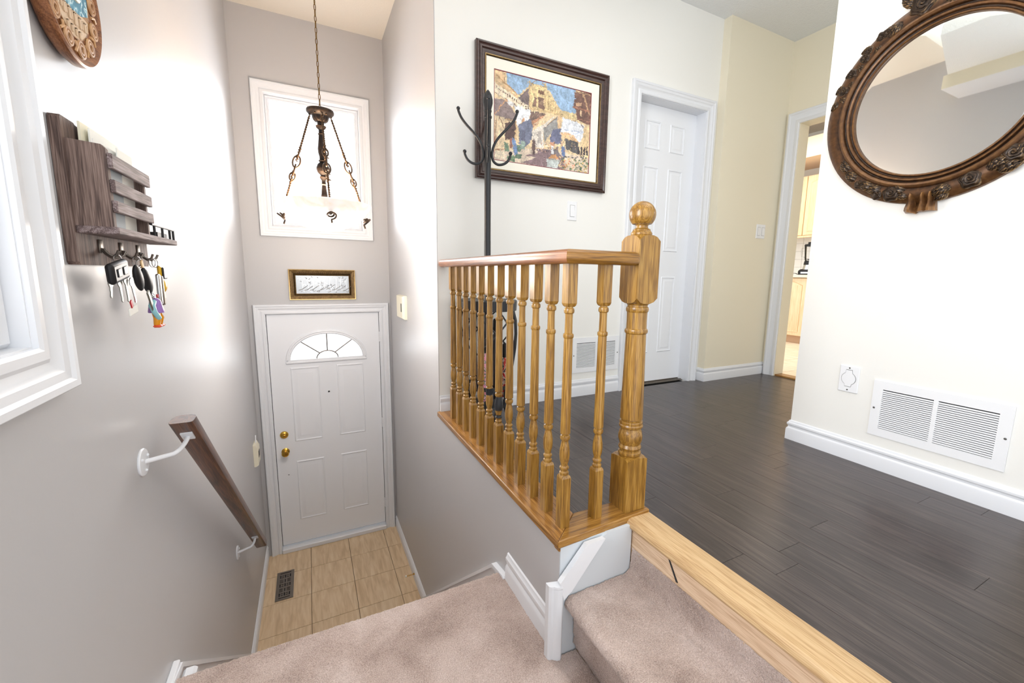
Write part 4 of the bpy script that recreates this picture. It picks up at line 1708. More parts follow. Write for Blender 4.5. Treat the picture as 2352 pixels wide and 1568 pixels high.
    A[:] = np.where(keep, A[iy, ix], A)
    var = 1 + .22 * (smooth(3)[..., None] - .5) + .24 * (smooth(8)[..., None] - .5)
    A[:] = A * var * np.array([1.0, .995, .985])
    for k in range(420):
        x_, y_ = int(r.integers(4, Wd - 12)), int(r.integers(4, Hd - 8))
        base = A[y_, x_].copy()
        f_ = r.choice([.62, .78, 1.16, 1.28])
        w_, h_ = int(r.integers(2, 9)), int(r.integers(1, 4))
        if r.random() < .4:
            w_, h_ = h_, w_
        if base[2] > base[0]:
            f_ = 1 + (f_ - 1) * .25
        A[y_:y_ + h_, x_:x_ + w_] = base * f_
    A[:] = 255 - (255 - np.clip(A, 0, 255)) * .90
    A[:] = np.clip(A * (1 + .05 * (r.random((Hd, Wd, 1)) - .5)), 0, 255)
    lin = np.where(A / 255 <= .04045, A / 255 / 12.92, ((A / 255 + .055) / 1.055) ** 2.4)
    me = bpy.data.meshes.new('print')
    us = np.linspace(pa0 - .001, pa1 + .001, Wd)
    vs_ = np.linspace(pb1 + .001, pb0 - .001, Hd)
    UU, VV = np.meshgrid(us, vs_)
    co = np.stack([UU, np.full_like(UU, YP - .010), VV], -1).reshape(-1, 3)
    idx = np.arange(Hd * Wd).reshape(Hd, Wd)
    F_ = np.stack([idx[:-1, :-1].ravel(), idx[:-1, 1:].ravel(), idx[1:, 1:].ravel(), idx[1:, :-1].ravel()], 1)[:, ::-1]
    me.vertices.add(len(co))
    me.vertices.foreach_set('co', co.ravel())
    nf = len(F_)
    me.loops.add(nf * 4)
    me.polygons.add(nf)
    me.loops.foreach_set('vertex_index', F_.ravel().astype(np.int32))
    me.polygons.foreach_set('loop_start', np.arange(0, nf * 4, 4, dtype=np.int32))
    me.update()
    at_ = me.color_attributes.new('Col', 'FLOAT_COLOR', 'POINT')
    at_.data.foreach_set('color', np.c_[lin.reshape(-1, 3), np.ones(Hd * Wd)].ravel().astype(np.float32))
    me.materials.append(M['print'])
    o = bpy.data.objects.new('print', me)
    COL.objects.link(o)
    o.parent = pf_
    return o


painting()

# ---------------------------------------------------------------- small embossed picture over the entry door
ep = thing('framed_plaque', 'small silver embossed calligraphy plaque in a gilt frame over the entry door', 'picture', (0, 0, 0))
g = ring(G(), mapD(YD), .347, .747, .645, .792, [(0, .002), (0, .010), (.006, .014), (.012, .010), (.016, .018), (.040, .026), (.044, .020), (.051, .022), (.051, .002)])
obj('frame', g, 'gold', ep, 25)
g = G()
for side in range(4):
    n_ = 26 if side % 2 == 0 else 10
    for k in range(n_):
        for j in range(2):
            t = (k + .5 + .5 * j) / n_
            u = .024 + .010 * j
            if side == 0:
                p = (.347 + .40 * t, .792 + u)
            elif side == 2:
                p = (.347 + .40 * t, .645 - u)
            elif side == 1:
                p = (.747 + u, .645 + .147 * t)
            else:
                p = (.347 - u, .645 + .147 * t)
            g.lathe([(.0032, .019 + .33 * (u - .016)), (.0026, .0215 + .33 * (u - .016))], (0, 0, 0), 6, axis=1)
            for q in range(len(g.v) - 12, len(g.v)):
                v = g.v[q]
                g.v[q] = (p[0] + v[0], YD - v[1], p[1] + v[2])
go = obj('frame_studs', g, 'bronze', ep, 30)
go['kind'] = 'stuff'
g = G().box(.345, .749, YD - .010, YD - .006, .643, .794)
M['silver'] = plain('embossed_silver', srgb(150, 155, 160), .42, .85)
obj('silver_sheet', g, 'silver', ep, 0)
g = G()
rr = random.Random(11)
ys_ = YD - .0105
def stroke(pts, r_=.0022):
    g.tube([(x_, ys_, z_) for x_, z_ in pts], r_, 5)
for k in range(9):      # long rising strokes and tall stems of the script
    x_ = .365 + k * .042 + rr.uniform(-.006, .006)
    z_ = .662 + rr.uniform(0, .02)
    stroke([(x_, z_), (x_ + .02, z_ + .004), (x_ + .045, z_ + .022), (x_ + .07, z_ + .040)], .0026)
    stroke([(x_ + .03, .690), (x_ + .028, .735), (x_ + .030, .775 + rr.uniform(-.01, .006))], .0024)
for k in range(60):
    x_, z_ = rr.uniform(.36, .735), rr.uniform(.655, .782)
    a_ = rr.uniform(0, 2 * pi)
    q = []
    R_ = rr.uniform(.005, .012)
    for i in range(7):
        t = a_ + i * .55
        q.append((min(.742, max(.352, x_ + R_ * cos(t))), min(.788, max(.649, z_ + R_ * sin(t) * .8))))
    stroke(q, .0016)
for k in range(70):
    x_, z_ = rr.uniform(.355, .74), rr.uniform(.652, .786)
    g.sphere((x_, ys_, z_), .0022, 6, 4)
o = obj('embossed_script', g, 'steel', ep, 40)
o['kind'] = 'stuff'

# ---------------------------------------------------------------- mirror
MC = (XM, .836, 1.528)
mi = thing('round_mirror', 'round mirror in a carved bronze brown frame with roses', 'mirror', MC)
fm = lambda a, b, n: (-n, a, b)     # local to the empty: a = y offset, b = z offset
def mring(prof, n=96, caps=False):
    g = G()
    rings = []
    for k in range(n):
        t = 2 * pi * k / n
        rings.append([fm(r_ * cos(t), r_ * sin(t), d) for r_, d in prof])
    g.sweep(rings, close_ring=True, close_path=True)
    return g


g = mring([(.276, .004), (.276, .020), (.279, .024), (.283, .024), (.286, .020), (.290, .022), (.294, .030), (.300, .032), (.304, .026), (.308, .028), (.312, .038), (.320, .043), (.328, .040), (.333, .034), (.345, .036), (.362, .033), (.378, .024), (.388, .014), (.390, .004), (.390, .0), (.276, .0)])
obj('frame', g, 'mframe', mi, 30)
g = G()
n = 96
v = [fm(0, 0, .0125)]
for r_, d in ((.258, .0125), (.281, .0113)):
    v += [fm(r_ * cos(2 * pi * k / n), r_ * sin(2 * pi * k / n), d) for k in range(n)]
f = [(0, 1 + k, 1 + (k + 1) % n) for k in range(n)] + [(1 + k, 1 + n + k, 1 + n + (k + 1) % n, 1 + (k + 1) % n) for k in range(n)]
g.add(v, f)
obj('mirror_glass', g, 'mirror', mi, 3)


def rose(R_, hgt=.5):
    g = G()
    nr_, na = 16, 40
    rings = []
    for i in range(nr_ + 1):
        rr_ = i / nr_
        rg = []
        for k in range(na):
            t = 2 * pi * k / na
            wob = 1 + .10 * sin(5 * t + 1.0) * rr_
            dome = sqrt(max(0, 1 - (rr_ * .93) ** 2))
            sp = (rr_ * 3.4 - t / (2 * pi)) % 1.0
            petal = .20 * (sp ** .6) * (1 - .25 * rr_) * (1 if rr_ > .06 else .3)
            hh = R_ * hgt * (dome * .85 + petal)
            rg.append((R_ * rr_ * wob * cos(t) + 0, R_ * rr_ * wob * sin(t), hh))
        rings.append(rg)
    rings.append([(x_ * .98, y_ * .98, -.2 * R_) for x_, y_, z_ in rings[-1]])
    g.sweep(rings[::-1], close_ring=True)
    return g


def leafg(Lh, Wd_):
    g = G()
    nu, nv = 14, 9
    rings = []
    for i in range(nu + 1):
        u = i / nu
        w_ = Wd_ * (sin(pi * u ** .8) ** .8 + .02) * (1 + .12 * abs(sin(u * pi * 5)))
        rg = []
        for j in range(nv):
            s_ = -1 + 2 * j / (nv - 1)
            z_ = Lh * (.16 * sin(pi * u) * (1 - s_ * s_ * .7) - (.05 if abs(s_) < .1 else 0) + .03 * sin((u * 9 - abs(s_) * 2) * 2 * pi) * (1 if .05 < u < .95 else 0)) + .1 * Lh
            rg.append((u * Lh, s_ * w_, z_))
        rings.append(rg)
    for i in range(nu + 1):
        pass
    bot = [[(x_, y_, -.002) for x_, y_, z_ in r_] for r_ in rings]
    rr_ = [top + b[::-1] for top, b in zip(rings, bot)]
    g.sweep(rr_, close_ring=True, caps=True)
    return g


def place(g, name, ang_, r_, depth, rot_, parent=mi, mat='mcarve'):
    """ang_ measured in the (toward y-, z) picture sense: y = -r cos, z = r sin"""
    cy_, cz2 = -r_ * cos(radians(ang_)), r_ * sin(radians(ang_))
    ca, sa = cos(radians(rot_)), sin(radians(rot_))
    g2 = G()
    g2.v = [fm(-(x_ * ca - y_ * sa) + cy_, (x_ * sa + y_ * ca) + cz2, z_ + depth) for x_, y_, z_ in g.v]
    g2.f = list(g.f)
    g2.mi = [0] * len(g2.f)
    return obj(name, g2, mat, parent, 55)


# here an angle of 0 points toward the camera side of the wall (smaller y), 90 is up
R1, R2, R3 = rose(.033, .62), rose(.021, .75), rose(.042, .6)
for a_, r_, gg in ((-67, .352, R1), (-106, .352, R1), (-47, .350, R1), (-114, .368, R2), (-128, .356, R2), (-137, .352, R2),
                   (102, .372, R3), (124, .366, R2), (133, .362, R2), (90, .36, R2), (78, .372, R3), (-28, .352, R2), (56, .366, R2), (47, .362, R2)):
    place(gg, 'carved_rose', a_, r_, .024, RND.uniform(0, 360))
L1, L2 = leafg(.068, .018), leafg(.048, .014)
for a_, r_, rot_, gg in ((-60, .350, 38, L1), (-58, .338, 10, L1), (-57, .370, 20, L1), (-75, .352, 200, L1), (-77, .370, 215, L2), (-81, .335, 250, L2), (-98, .345, 150, L1), (-96, .362, 165, L2),
                         (-112, .345, 170, L1), (-118, .350, 150, L1), (-121, .342, 160, L2), (-131, .350, 140, L1), (-140, .348, 120, L1), (-50, .366, 60, L1), (-40, .355, 60, L1), (-36, .365, 70, L2),
                         (112, .352, 215, L1), (116, .366, 220, L2), (96, .352, 160, L1), (92, .345, 340, L1), (106, .385, 130, L1), (84, .385, 60, L1), (95, .388, 100, L1), (70, .355, -20, L1)):
    place(gg, 'carved_leaf', a_, r_, .026, rot_)
for k, a_ in enumerate((118, 121, 127, 130, 137, 140, 144, 147, 151, 154, 158, 161, 164)):
    place(R2 if k % 3 == 1 else L2, 'carved_bud', a_, .352 + .006 * (k % 2), .026, a_ + 60 + 40 * (k % 3))
for k, a_ in enumerate((66, 62, 52, 43, 38, 33, 28, 23)):
    place(R2 if k % 3 == 1 else L2, 'carved_bud', a_, .352 + .006 * (k % 2), .026, a_ - 60 + 40 * (k % 3))
g = G()
crest = [(-.11, .365), (-.105, .392), (-.085, .412), (-.05, .430), (0, .445), (.05, .430), (.085, .412), (.105, .392), (.11, .365)]
g.prism(crest, fm, .0, .030)
obj('crest', g, 'mcarve', mi, 20)
# ribbon ornament at the bottom
for dx, zr, w_ in ((.012, 0, .018), (-.012, -6, .020), (-.048, 14, .020)):
    g = G()
    rings = []
    for i in range(8):
        u = i / 7
        ww = w_ * (.55 + .5 * u)
        rings.append([fm(-dx * 1 + 0 - .018 + s_ * ww, -.352 - u * .072 + .006 * s_ * (zr / 10), .032 + .010 * cos(s_ * 3) + .004 * sin(u * 9)) for s_ in (-1, -.6, -.2, .2, .6, 1)] +
                     [fm(-dx - .018 + ww, -.352 - u * .072, .004), fm(-dx - .018 - ww, -.352 - u * .072, .004)])
    g.sweep(rings, close_ring=True, caps=True)
    obj('carved_ribbon', g, 'mframe', mi, 30)

# ---------------------------------------------------------------- vents, outlet, switches
def grille(name, label, fn, a0, a1, b0, b1, cols, nl):
    t = thing(name, label, 'vent', (0, 0, 0), 'white wall grilles')
    g = G()
    # flange with openings
    holes = [(c0, c1, b0 + .036, b1 - .036) for c0, c1 in cols]
    wall_holes(g, lambda a, b, n: fn(a, b, n + .006), a0, a1, b0, b1, .005, holes)
    obj('flange', g, 'plate_white', t, 0)
    g = G().prism([(cols[0][0] - .01, b0 + .03), (cols[-1][1] + .01, b0 + .03), (cols[-1][1] + .01, b1 - .03), (cols[0][0] - .01, b1 - .03)], fn, .0002, .0010)
    obj('backing', g, 'dark_hole', t, 0)  # near-black sheet that paints the shade between the slats
    for c0, c1 in cols:
        for k in range(nl):
            z_ = b0 + .038 + (b1 - b0 - .076) * (k + .5) / nl
            pitch = (b1 - b0 - .076) / nl
            g = G()
            q = [fn(c0, z_ + pitch * .16, .0020), fn(c0, z_ - pitch * .38, .0072), fn(c0, z_ - pitch * .46, .0066), fn(c0, z_ + pitch * .06, .0016)]
            q2 = [fn(c1, z_ + pitch * .16, .0020), fn(c1, z_ - pitch * .38, .0072), fn(c1, z_ - pitch * .46, .0066), fn(c1, z_ + pitch * .06, .0016)]
            g.sweep([q, q2], close_ring=True, caps=True)
            obj('slat', g, 'plate_white', t, 0)
    zm = (b0 + b1) / 2
    for a in ((a0 + cols[0][0]) / 2 - .006, (a1 + cols[-1][1]) / 2 + .006):
        g = G()
        p = [fn(a + .0045 * cos(2 * pi * k / 12), zm + .0045 * sin(2 * pi * k / 12), .0062) for k in range(12)]
        p2 = [fn(a + .003 * cos(2 * pi * k / 12), zm + .003 * sin(2 * pi * k / 12), .0085) for k in range(12)]
        g.sweep([p, p2], close_ring=True, caps=True)
        obj('screw', g, 'screw', t, 40)
    return t


grille('return_air_grille', 'large white louvred return air grille low on the mirror wall', mapX(XM, -1), .487, .910, .150, .396, [(.522, .691), (.705, .875)], 20)
grille('return_air_grille', 'white louvred grille behind the balusters beside the closet door', mapD(YP), 2.011, 2.405, .165, .408, [(2.044, 2.201), (2.217, 2.375)], 20)

t = thing('vacuum_inlet', 'white central vacuum inlet plate left of the large grille', 'wall plate', (0, 0, 0))
fnM = mapX(XM, -1)
g = G().xbox(-.006, 0, .969, 1.050, .314, .438, .003)
g.v = [(XM + v[0], v[1], v[2]) for v in g.v]
obj('plate', g, 'plate_white', t, 25)
cyv, czv = 1.010, .378
pts = []
for i in range(11):
    a = radians(-60 + 120 * i / 10)
    pts.append((cyv + .0285 * cos(a), czv + .0285 * sin(a)))
pts += [(cyv + .012, czv + .040), (cyv - .012, czv + .040)]
for i in range(11):
    a = radians(120 + 120 * i / 10)
    pts.append((cyv + .0285 * cos(a), czv + .0285 * sin(a)))
pts += [(cyv - .012, czv - .036), (cyv + .012, czv - .036)]
g = G().prism(pts, fnM, .006, .0075)
obj('flap', g, 'plate_white', t, 25)
g = G().prism([(cyv + (a - cyv) * 1.06, czv + (b - czv) * 1.05) for a, b in pts], fnM, .0055, .0064)
obj('flap_gap', g, 'screw', t, 25)
for z_ in (.428, .326):
    g = G().lathe([(.0035, 0), (.0032, .0015)], (0, 0, 0), 10, axis=0)
    g.v = [(XM - .006 - v[0], 1.010 + v[1], z_ + v[2]) for v in g.v]
    obj('screw', g, 'screw', t, 25)


def switch(label, fn, a0, a1, b0, b1, n, group=None):
    t = thing('light_switch', label, 'light switch', (0, 0, 0), group)
    g = G()
    c = .003
    g.sweep([[fn(a0, b0, 0), fn(a1, b0, 0), fn(a1, b1, 0), fn(a0, b1, 0)], [fn(a0, b0, .004), fn(a1, b0, .004), fn(a1, b1, .004), fn(a0, b1, .004)],
             [fn(a0 + c, b0 + c, .006), fn(a1 - c, b0 + c, .006), fn(a1 - c, b1 - c, .006), fn(a0 + c, b1 - c, .006)]], close_ring=True, caps=True)
    obj('plate', g, 'plate_white', t, 25)
    w = (a1 - a0) / n
    for k in range(n):
        m = a0 + w * (k + .5)
        g = G()
        zt_, zb_, zm_ = b1 - .024, b0 + .024, (b0 + b1) / 2
        g.sweep([[fn(m - .016, zb_, .006), fn(m - .016, zb_, .010), fn(m - .016, zm_, .0085), fn(m - .016, zt_, .0065), fn(m - .016, zt_, .006)],
                 [fn(m + .016, zb_, .006), fn(m + .016, zb_, .010), fn(m + .016, zm_, .0085), fn(m + .016, zt_, .0065), fn(m + .016, zt_, .006)]], close_ring=True, caps=True)
        obj('rocker', g, 'plate_white', t, 25)
        g = G().prism([(m - .0175, zb_ - .0015), (m + .0175, zb_ - .0015), (m + .0175, zt_ + .0015), (m - .0175, zt_ + .0015)], fn, .0055, .0064)
        obj('rocker_gap', g, 'screw', t, 25)


switch('single white rocker switch below the framed watercolour', mapD(YP), 1.937, 2.008, 1.180, 1.298, 1)
switch('double white rocker switch on the warm cream wall beside the kitchen doorway', mapD(YQ), 3.729, 3.836, 1.156, 1.268, 2)

# thermostat-like box on the right stairwell wall and doorbell chime on the left one
t = thing('door_chime', 'white chime box with a dark slot on the stairwell wall right of the entry door', 'chime', (0, 0, 0))
fr_ = mapX(XW, -1)
g = G()
b = [(3.215, .478), (3.47, .478), (3.47, .655), (3.215, .655)]
g.sweep([[fr_(a, z_, 0) for a, z_ in b], [fr_(a, z_, .018) for a, z_ in b], [fr_(a + (.012 if a < 3.3 else -.03), z_ + (.01 if z_ < .5 else -.004), .034) for a, z_ in b]], close_ring=True, caps=True)
obj('housing', g, 'ivory', t, 25)
g = G().prism([(3.25, .535), (3.275, .535), (3.275, .598), (3.25, .598)], fr_, .033, .0355)
obj('slot', g, 'black', t, 25)
t = thing('thermostat', 'ivory plastic thermostat on the grey left wall beside the entry door', 'thermostat', (0, 0, 0))
fl_ = mapX(0, 1)
b = [(3.60, -.645), (3.72, -.645), (3.72, -.475), (3.60, -.475)]
g = G()
g.sweep([[fl_(a, z_, 0) for a, z_ in b], [fl_(a, z_, .014) for a, z_ in b], [fl_(a, z_ * 1 + (.012 if z_ < -.6 else -.035), .030) for a, z_ in b]], close_ring=True, caps=True)
obj('housing', g, 'ivory', t, 25)
g = G().xbox(.0295, .032, 3.63, 3.69, -.585, -.535, .001)
obj('display', g, 'black', t, 25)
g = G().tube([fl_(3.665, -.480, .012), fl_(3.672, -.435, .014), fl_(3.675, -.420, .014)], .004, 8)
obj('sensor_lead', g, 'plate_white', t, 25)

# ---------------------------------------------------------------- floor register and door stop
t = thing('floor_register', 'pewter basket-weave floor register in the beige entry tiles', 'vent', (.0, .0, ZE))
rx0, rx1, ry0, ry1 = .088, .209, 3.335, 3.672
g = G()
holes = []
# lattice of slots
cxs = [rx0 + .024, rx0 + .024 + .018, rx0 + .024 + .036, rx0 + .024 + .054]
nrow = 5
ph = (ry1 - ry0 - .07) / nrow
for r_ in range(nrow):
    yb_ = ry0 + .035 + r_ * ph
    if r_ % 2 == 0:
        holes += [(rx0 + .022, rx0 + .030, yb_ + .006, yb_ + ph - .010), (rx0 + .056, rx0 + .064, yb_ + .006, yb_ + ph - .010), (rx0 + .090, rx0 + .098, yb_ + .006, yb_ + ph - .010)]
        holes += [(rx0 + .036, rx0 + .050, yb_ + .010, yb_ + .018), (rx0 + .036, rx0 + .050, yb_ + .030, yb_ + .038), (rx0 + .070, rx0 + .084, yb_ + .010, yb_ + .018), (rx0 + .070, rx0 + .084, yb_ + .030, yb_ + .038)]
    else:
        for s_ in (0, 1, 2):
            holes += [(rx0 + .022, rx0 + .046, yb_ + .004 + s_ * .015, yb_ + .011 + s_ * .015), (rx0 + .074, rx0 + .098, yb_ + .004 + s_ * .015, yb_ + .011 + s_ * .015)]
        holes += [(rx0 + .056, rx0 + .064, yb_ + .004, yb_ + ph - .012)]
holes += [(rx0 + .022, rx0 + .098, ry0 + .018, ry0 + .027), (rx0 + .022, rx0 + .098, ry1 - .027, ry1 - .018)]
wall_holes(g, lambda a, b, n: (a, b, n + .006), rx0, rx1, ry0, ry1, .005, holes)
obj('grate', g, 'vent_metal', t, 0)
g = G().box(rx0 + .012, rx1 - .012, ry0 + .012, ry1 - .012, .0004, .0010)
obj('duct', g, 'dark_hole', t, 0)

t = thing('door_stop', 'small brass spring door stop on the right entry baseboard', 'door stop', (XW - .014, 3.12, ZE + .055))
g = G()
pts = []
for i in range(90):
    a = i * .9
    pts.append((-.006 - i * .0006, .005 * cos(a), .005 * sin(a)))
g.tube(pts, .0011, 5)
obj('spring', g, 'brass', t, 60)
g = G().lathe([(.008, 0), (.008, -.006), (.004, -.008)], (0, 0, 0), 12, axis=0)
obj('mount', g, 'brass', t, 40)
g = G().lathe([(.0065, -.060), (.0075, -.066), (.006, -.072)], (0, 0, 0), 12, axis=0)
obj('tip', g, 'paper', t, 40)

# ---------------------------------------------------------------- pendant light
PX, PY = .538, 2.60
pl = thing('pendant_light', 'lit white glass bowl pendant on an antique brass chain before the window', 'pendant light', (PX, PY, 0))
prof = [(.001, 1.046), (.020, 1.0455), (.045, 1.048), (.085, 1.058), (.125, 1.074), (.165, 1.098), (.200, 1.128), (.222, 1.158), (.232, 1.180), (.236, 1.186), (.232, 1.192), (.226, 1.186), (.215, 1.166), (.193, 1.136), (.160, 1.107), (.12, 1.083), (.08, 1.067), (.04, 1.057), (.001, 1.055)]
g = G().lathe(prof, n=64, caps=False)
obj('glass_bowl', g, 'bowl', pl, 60)
# stem
prof = [(.012, 1.10), (.016, 1.18), (.016, 1.19), (.015, 1.21), (.011, 1.25), (.008, 1.285), (.012, 1.290), (.008, 1.296), (.008, 1.310), (.014, 1.322), (.016, 1.328), (.011, 1.333), (.012, 1.338), (.022, 1.350), (.0265, 1.366), (.0265, 1.374), (.0255, 1.378), (.021, 1.392), (.012, 1.403), (.017, 1.410), (.012, 1.417), (.012, 1.430), (.016, 1.450), (.017, 1.470), (.014, 1.500), (.011, 1.535), (.011, 1.540), (.014, 1.545), (.010, 1.550), (.010, 1.566), (.019, 1.576), (.021, 1.584), (.013, 1.590), (.014, 1.60)]
g = G().lathe([(r_ * 1.22, z_) for r_, z_ in prof], n=24)
obj('stem', g, 'bronze', pl, 40)
# canopy plate with fluted cup
prof = [(.066, 1.662), (.067, 1.658), (.067, 1.652), (.064, 1.646), (.050, 1.636), (.040, 1.632), (.038, 1.624), (.034, 1.612), (.024, 1.603), (.010, 1.600)]
g = G()
nn = 48
rings = []
for (r_, z_) in [(.004, 1.668), (.03, 1.666)] + prof:
    rings.append([(r_ * (1 + (.05 * cos(12 * 2 * pi * k / nn) if z_ < 1.63 else 0)) * cos(2 * pi * k / nn), r_ * (1 + (.05 * cos(12 * 2 * pi * k / nn) if z_ < 1.63 else 0)) * sin(2 * pi * k / nn), z_) for k in range(nn)])
g.sweep(rings, close_ring=True, caps=True)
for k in range(6):
    a = pi / 3 * k
    g.sphere((.052 * cos(a), .052 * sin(a), 1.637), .005, 8, 6)
obj('canopy_plate', g, 'bronze', pl, 40)


def rope(g, pts, r_=.0042, tw=.0026, turns=90):
    P_ = [Vector(p) for p in pts]
    seg = [(P_[i + 1] - P_[i]).length for i in range(len(P_) - 1)]
    tot = sum(seg)
    n_ = max(8, int(tot / .0035))
    out = [[], []]
    for i in range(n_ + 1):
        s_ = tot * i / n_
        j = 0
        while j < len(seg) - 1 and s_ > seg[j]:
            s_ -= seg[j]
            j += 1
        p = P_[j].lerp(P_[j + 1], min(1, s_ / seg[j]))
        d = (P_[j + 1] - P_[j]).normalized()
        u = d.cross(Vector((.3, .2, 1))).normalized()
        w_ = d.cross(u)
        a = 2 * pi * i / 7
        for q in (0, 1):
            out[q].append(p + (u * cos(a + pi * q) + w_ * sin(a + pi * q)) * tw)
    for q in (0, 1):
        g.tube(out[q], r_ * .75, 5)


for k, az in enumerate((radians(185), radians(-5), radians(-85))):
    ca, sa = cos(az), sin(az)
    T_ = Vector((.048 * ca, .048 * sa, 1.640))
    B_ = Vector((.190 * ca, .190 * sa, 1.175))
    at3 = lambda t: T_.lerp(B_, t)
    g = G()
    rope(g, [at3(.03), at3(.43)])
    rope(g, [at3(.73), at3(1.02)])
    side = Vector((-sa, ca, 0))
    # curled wire loops in the middle
    d = (B_ - T_).normalized()
    pr = d.cross(side).normalized()
    for c_, L_, W_ in ((.455, .034, .013), (.540, .050, .017), (.630, .046, .017), (.705, .034, .013)):
        ctr = at3(c_)
        sd = side if int(c_ * 100) % 2 else pr
        g.tube([ctr + d * (L_ * cos(2 * pi * i / 16)) * .62 + sd * (W_ * sin(2 * pi * i / 16)) for i in range(16)], .0042, 6, closed=True)
    for c_ in (.415, .50, .68, .745):
        ctr = at3(c_)
        hp = []
        for i in range(22):
            a = 2 * pi * i / 8
            hp.append(ctr + d * (i - 11) * .0016 + (side * cos(a) + pr * sin(a)) * .0055)
        g.tube(hp, .0030, 5)
        g.tube([ctr, ctr + (side * .9 + d * .5) * .016], .0028, 5)
    # hook at the top
    g.tube([at3(.0) + d * .008 * i + side * (.007 * sin(i * .9)) for i in range(7)], .003, 6)
    obj('suspension_rod', g, 'bronze', pl, 60)
    # scroll under the bowl
    g = G()
    base = Vector((.196 * ca, .196 * sa, 1.128))
    out_ = Vector((ca * .6, sa * .6, -.8)).normalized()
    up2 = side.cross(out_).normalized()
    q = []
    for i in range(40):
        a = i * .36
        rr_ = .005 + .00050 * i
        q.append(base + out_ * (.006) + (side * cos(a) + up2 * sin(a)) * rr_ + out_ * (.0006 * i))
    q += [q[-1] + Vector((ca * .004, sa * .004, -.012)) * j * .4 for j in range(1, 5)]
    g.tube(q, .0044, 7)
    obj('scroll', g, 'bronze', pl, 60)
# chain links
g = G()
g.tube([(0.0045 * cos(2 * pi * i / 14), 0, .0155 * sin(2 * pi * i / 14)) for i in range(14)], .0019, 6, closed=True)
link = obj('chain_link', g, 'antique_brass', pl, 60, loc=(0, 0, 1.676))
z_ = 1.676
k = 1
while z_ < ZC - .05:
    z_ += .0265
    c = cp(link, pl, (0, 0, z_))
    c.rotation_euler = (0, 0, pi / 2 * (k % 2) + .4)
    k += 1
g = G().lathe([(.006, ZC - .05), (.02, ZC - .035), (.055, ZC - .02), (.062, ZC - .001)], n=32)
obj('ceiling_rose', g, 'bronze', pl, 40)
# bulbs (their own light)
for k in range(3):
    a = 2 * pi * k / 3 + .5
    g = G().sphere((.055 * cos(a), .055 * sin(a), 1.150), .018, 14, 10)
    m = bpy.data.materials.get('lit_bulb')
    if m is None:
        tt = NT('lit_bulb')
        tt.p(Base_Color=(1, .9, .75, 1))
        tt.b.inputs['Emission Color'].default_value = (1, .82, .6, 1)
        tt.b.inputs['Emission Strength'].default_value = 8
        m = tt.m
    M['bulb'] = m
    obj('bulb', g, 'bulb', pl, 60)
lp = bpy.data.lights.new('pendant_bulb_light', 'POINT')
lp.energy = 21
lp.color = (1.0, .74, .50)
lp.shadow_soft_size = .10
lo = bpy.data.objects.new('pendant_bulb_light', lp)
COL.objects.link(lo)
lo.location = (PX, PY, 1.24)
lo['kind'] = 'helper'
lp2 = bpy.data.lights.new('pendant_glow', 'POINT')
lp2.energy = 21
lp2.color = (1.0, .93, .86)
lp2.shadow_soft_size = .15
lo2 = bpy.data.objects.new('pendant_glow', lp2)
COL.objects.link(lo2)
lo2.location = (PX, PY, .86)
lo2['kind'] = 'helper'

# ---------------------------------------------------------------- souvenir wall plate
wp = thing('wall_plate', 'round carved wooden souvenir plate with a painted lake, high on the left wall', 'wall plate', (0, 1.288, 1.392))
g = G().lathe([(.118, 0), (.130, .004), (.139, .012), (.1405, .022), (.139, .030), (.135, .0325), (.128, .031), (.122, .026), (.001, .024)], n=72, axis=0, caps=True)
obj('rim', g, 'rail_y', wp, 40)


def fw(a, b, n):
    return (n, a, b)


g = G()
g.prism([(.088 * cos(2 * pi * k / 40), .088 * sin(2 * pi * k / 40)) for k in range(40)], fw, .022, .0265)
obj('centre_disc', g, 'oak_y', wp, 30)
# painted lake
g = G()
poly = [(-.080, -.018), (-.05, -.030), (0, -.034), (.045, -.028), (.078, -.014), (.082, .02), (.06, .055), (0, .08), (-.06, .055), (-.082, .02)]
g.prism(poly, fw, .0262, .0278)
M['lake'] = mk_floral('painted_lake', srgb(72, 132, 158), [srgb(96, 158, 180), srgb(196, 220, 226), srgb(84, 140, 160), srgb(60, 118, 144)])
obj('painted_lake', g, 'lake', wp, 0)
g = G().tube([fw(-.03, .002, .029), fw(0, -.006, .029), (.029, .03, -.004)], .005, 6)
obj('painted_boat', g, 'ivory', wp, 50)
# carved letters on the lower band (strokes as on the plate)
g = G()
for (a, w_) in ((-.066, .02), (-.040, .012), (-.018, .014), (.006, .012), (.028, .014), (.050, .014)):
    g.xbox(.0264, .0300, a, a + .006, -.062 + abs(a) * .12, -.034, .001)
    g.xbox(.0264, .0300, a + w_ - .004, a + w_, -.060 + abs(a) * .12, -.036, .001)
    g.xbox(.0264, .0300, a, a + w_, -.040, -.036, .001)
for a in (-.03, -.012, .006, .022):
    g.xbox(.0264, .0300, a, a + .004, -.082, -.066, .001)
    g.xbox(.0264, .0300, a, a + .010, -.070, -.066, .001)
M['sand'] = plain('sand_coloured_relief', srgb(206, 180, 150), .6)
o = obj('carved_lettering', g, 'sand', wp, 30)
g = G().prism([(.083 * cos(radians(a)), .086 * sin(radians(a))) for a in range(198, 343, 8)], fw, .0262, .0268)
obj('lettering_band', g, 'sand', wp, 0)
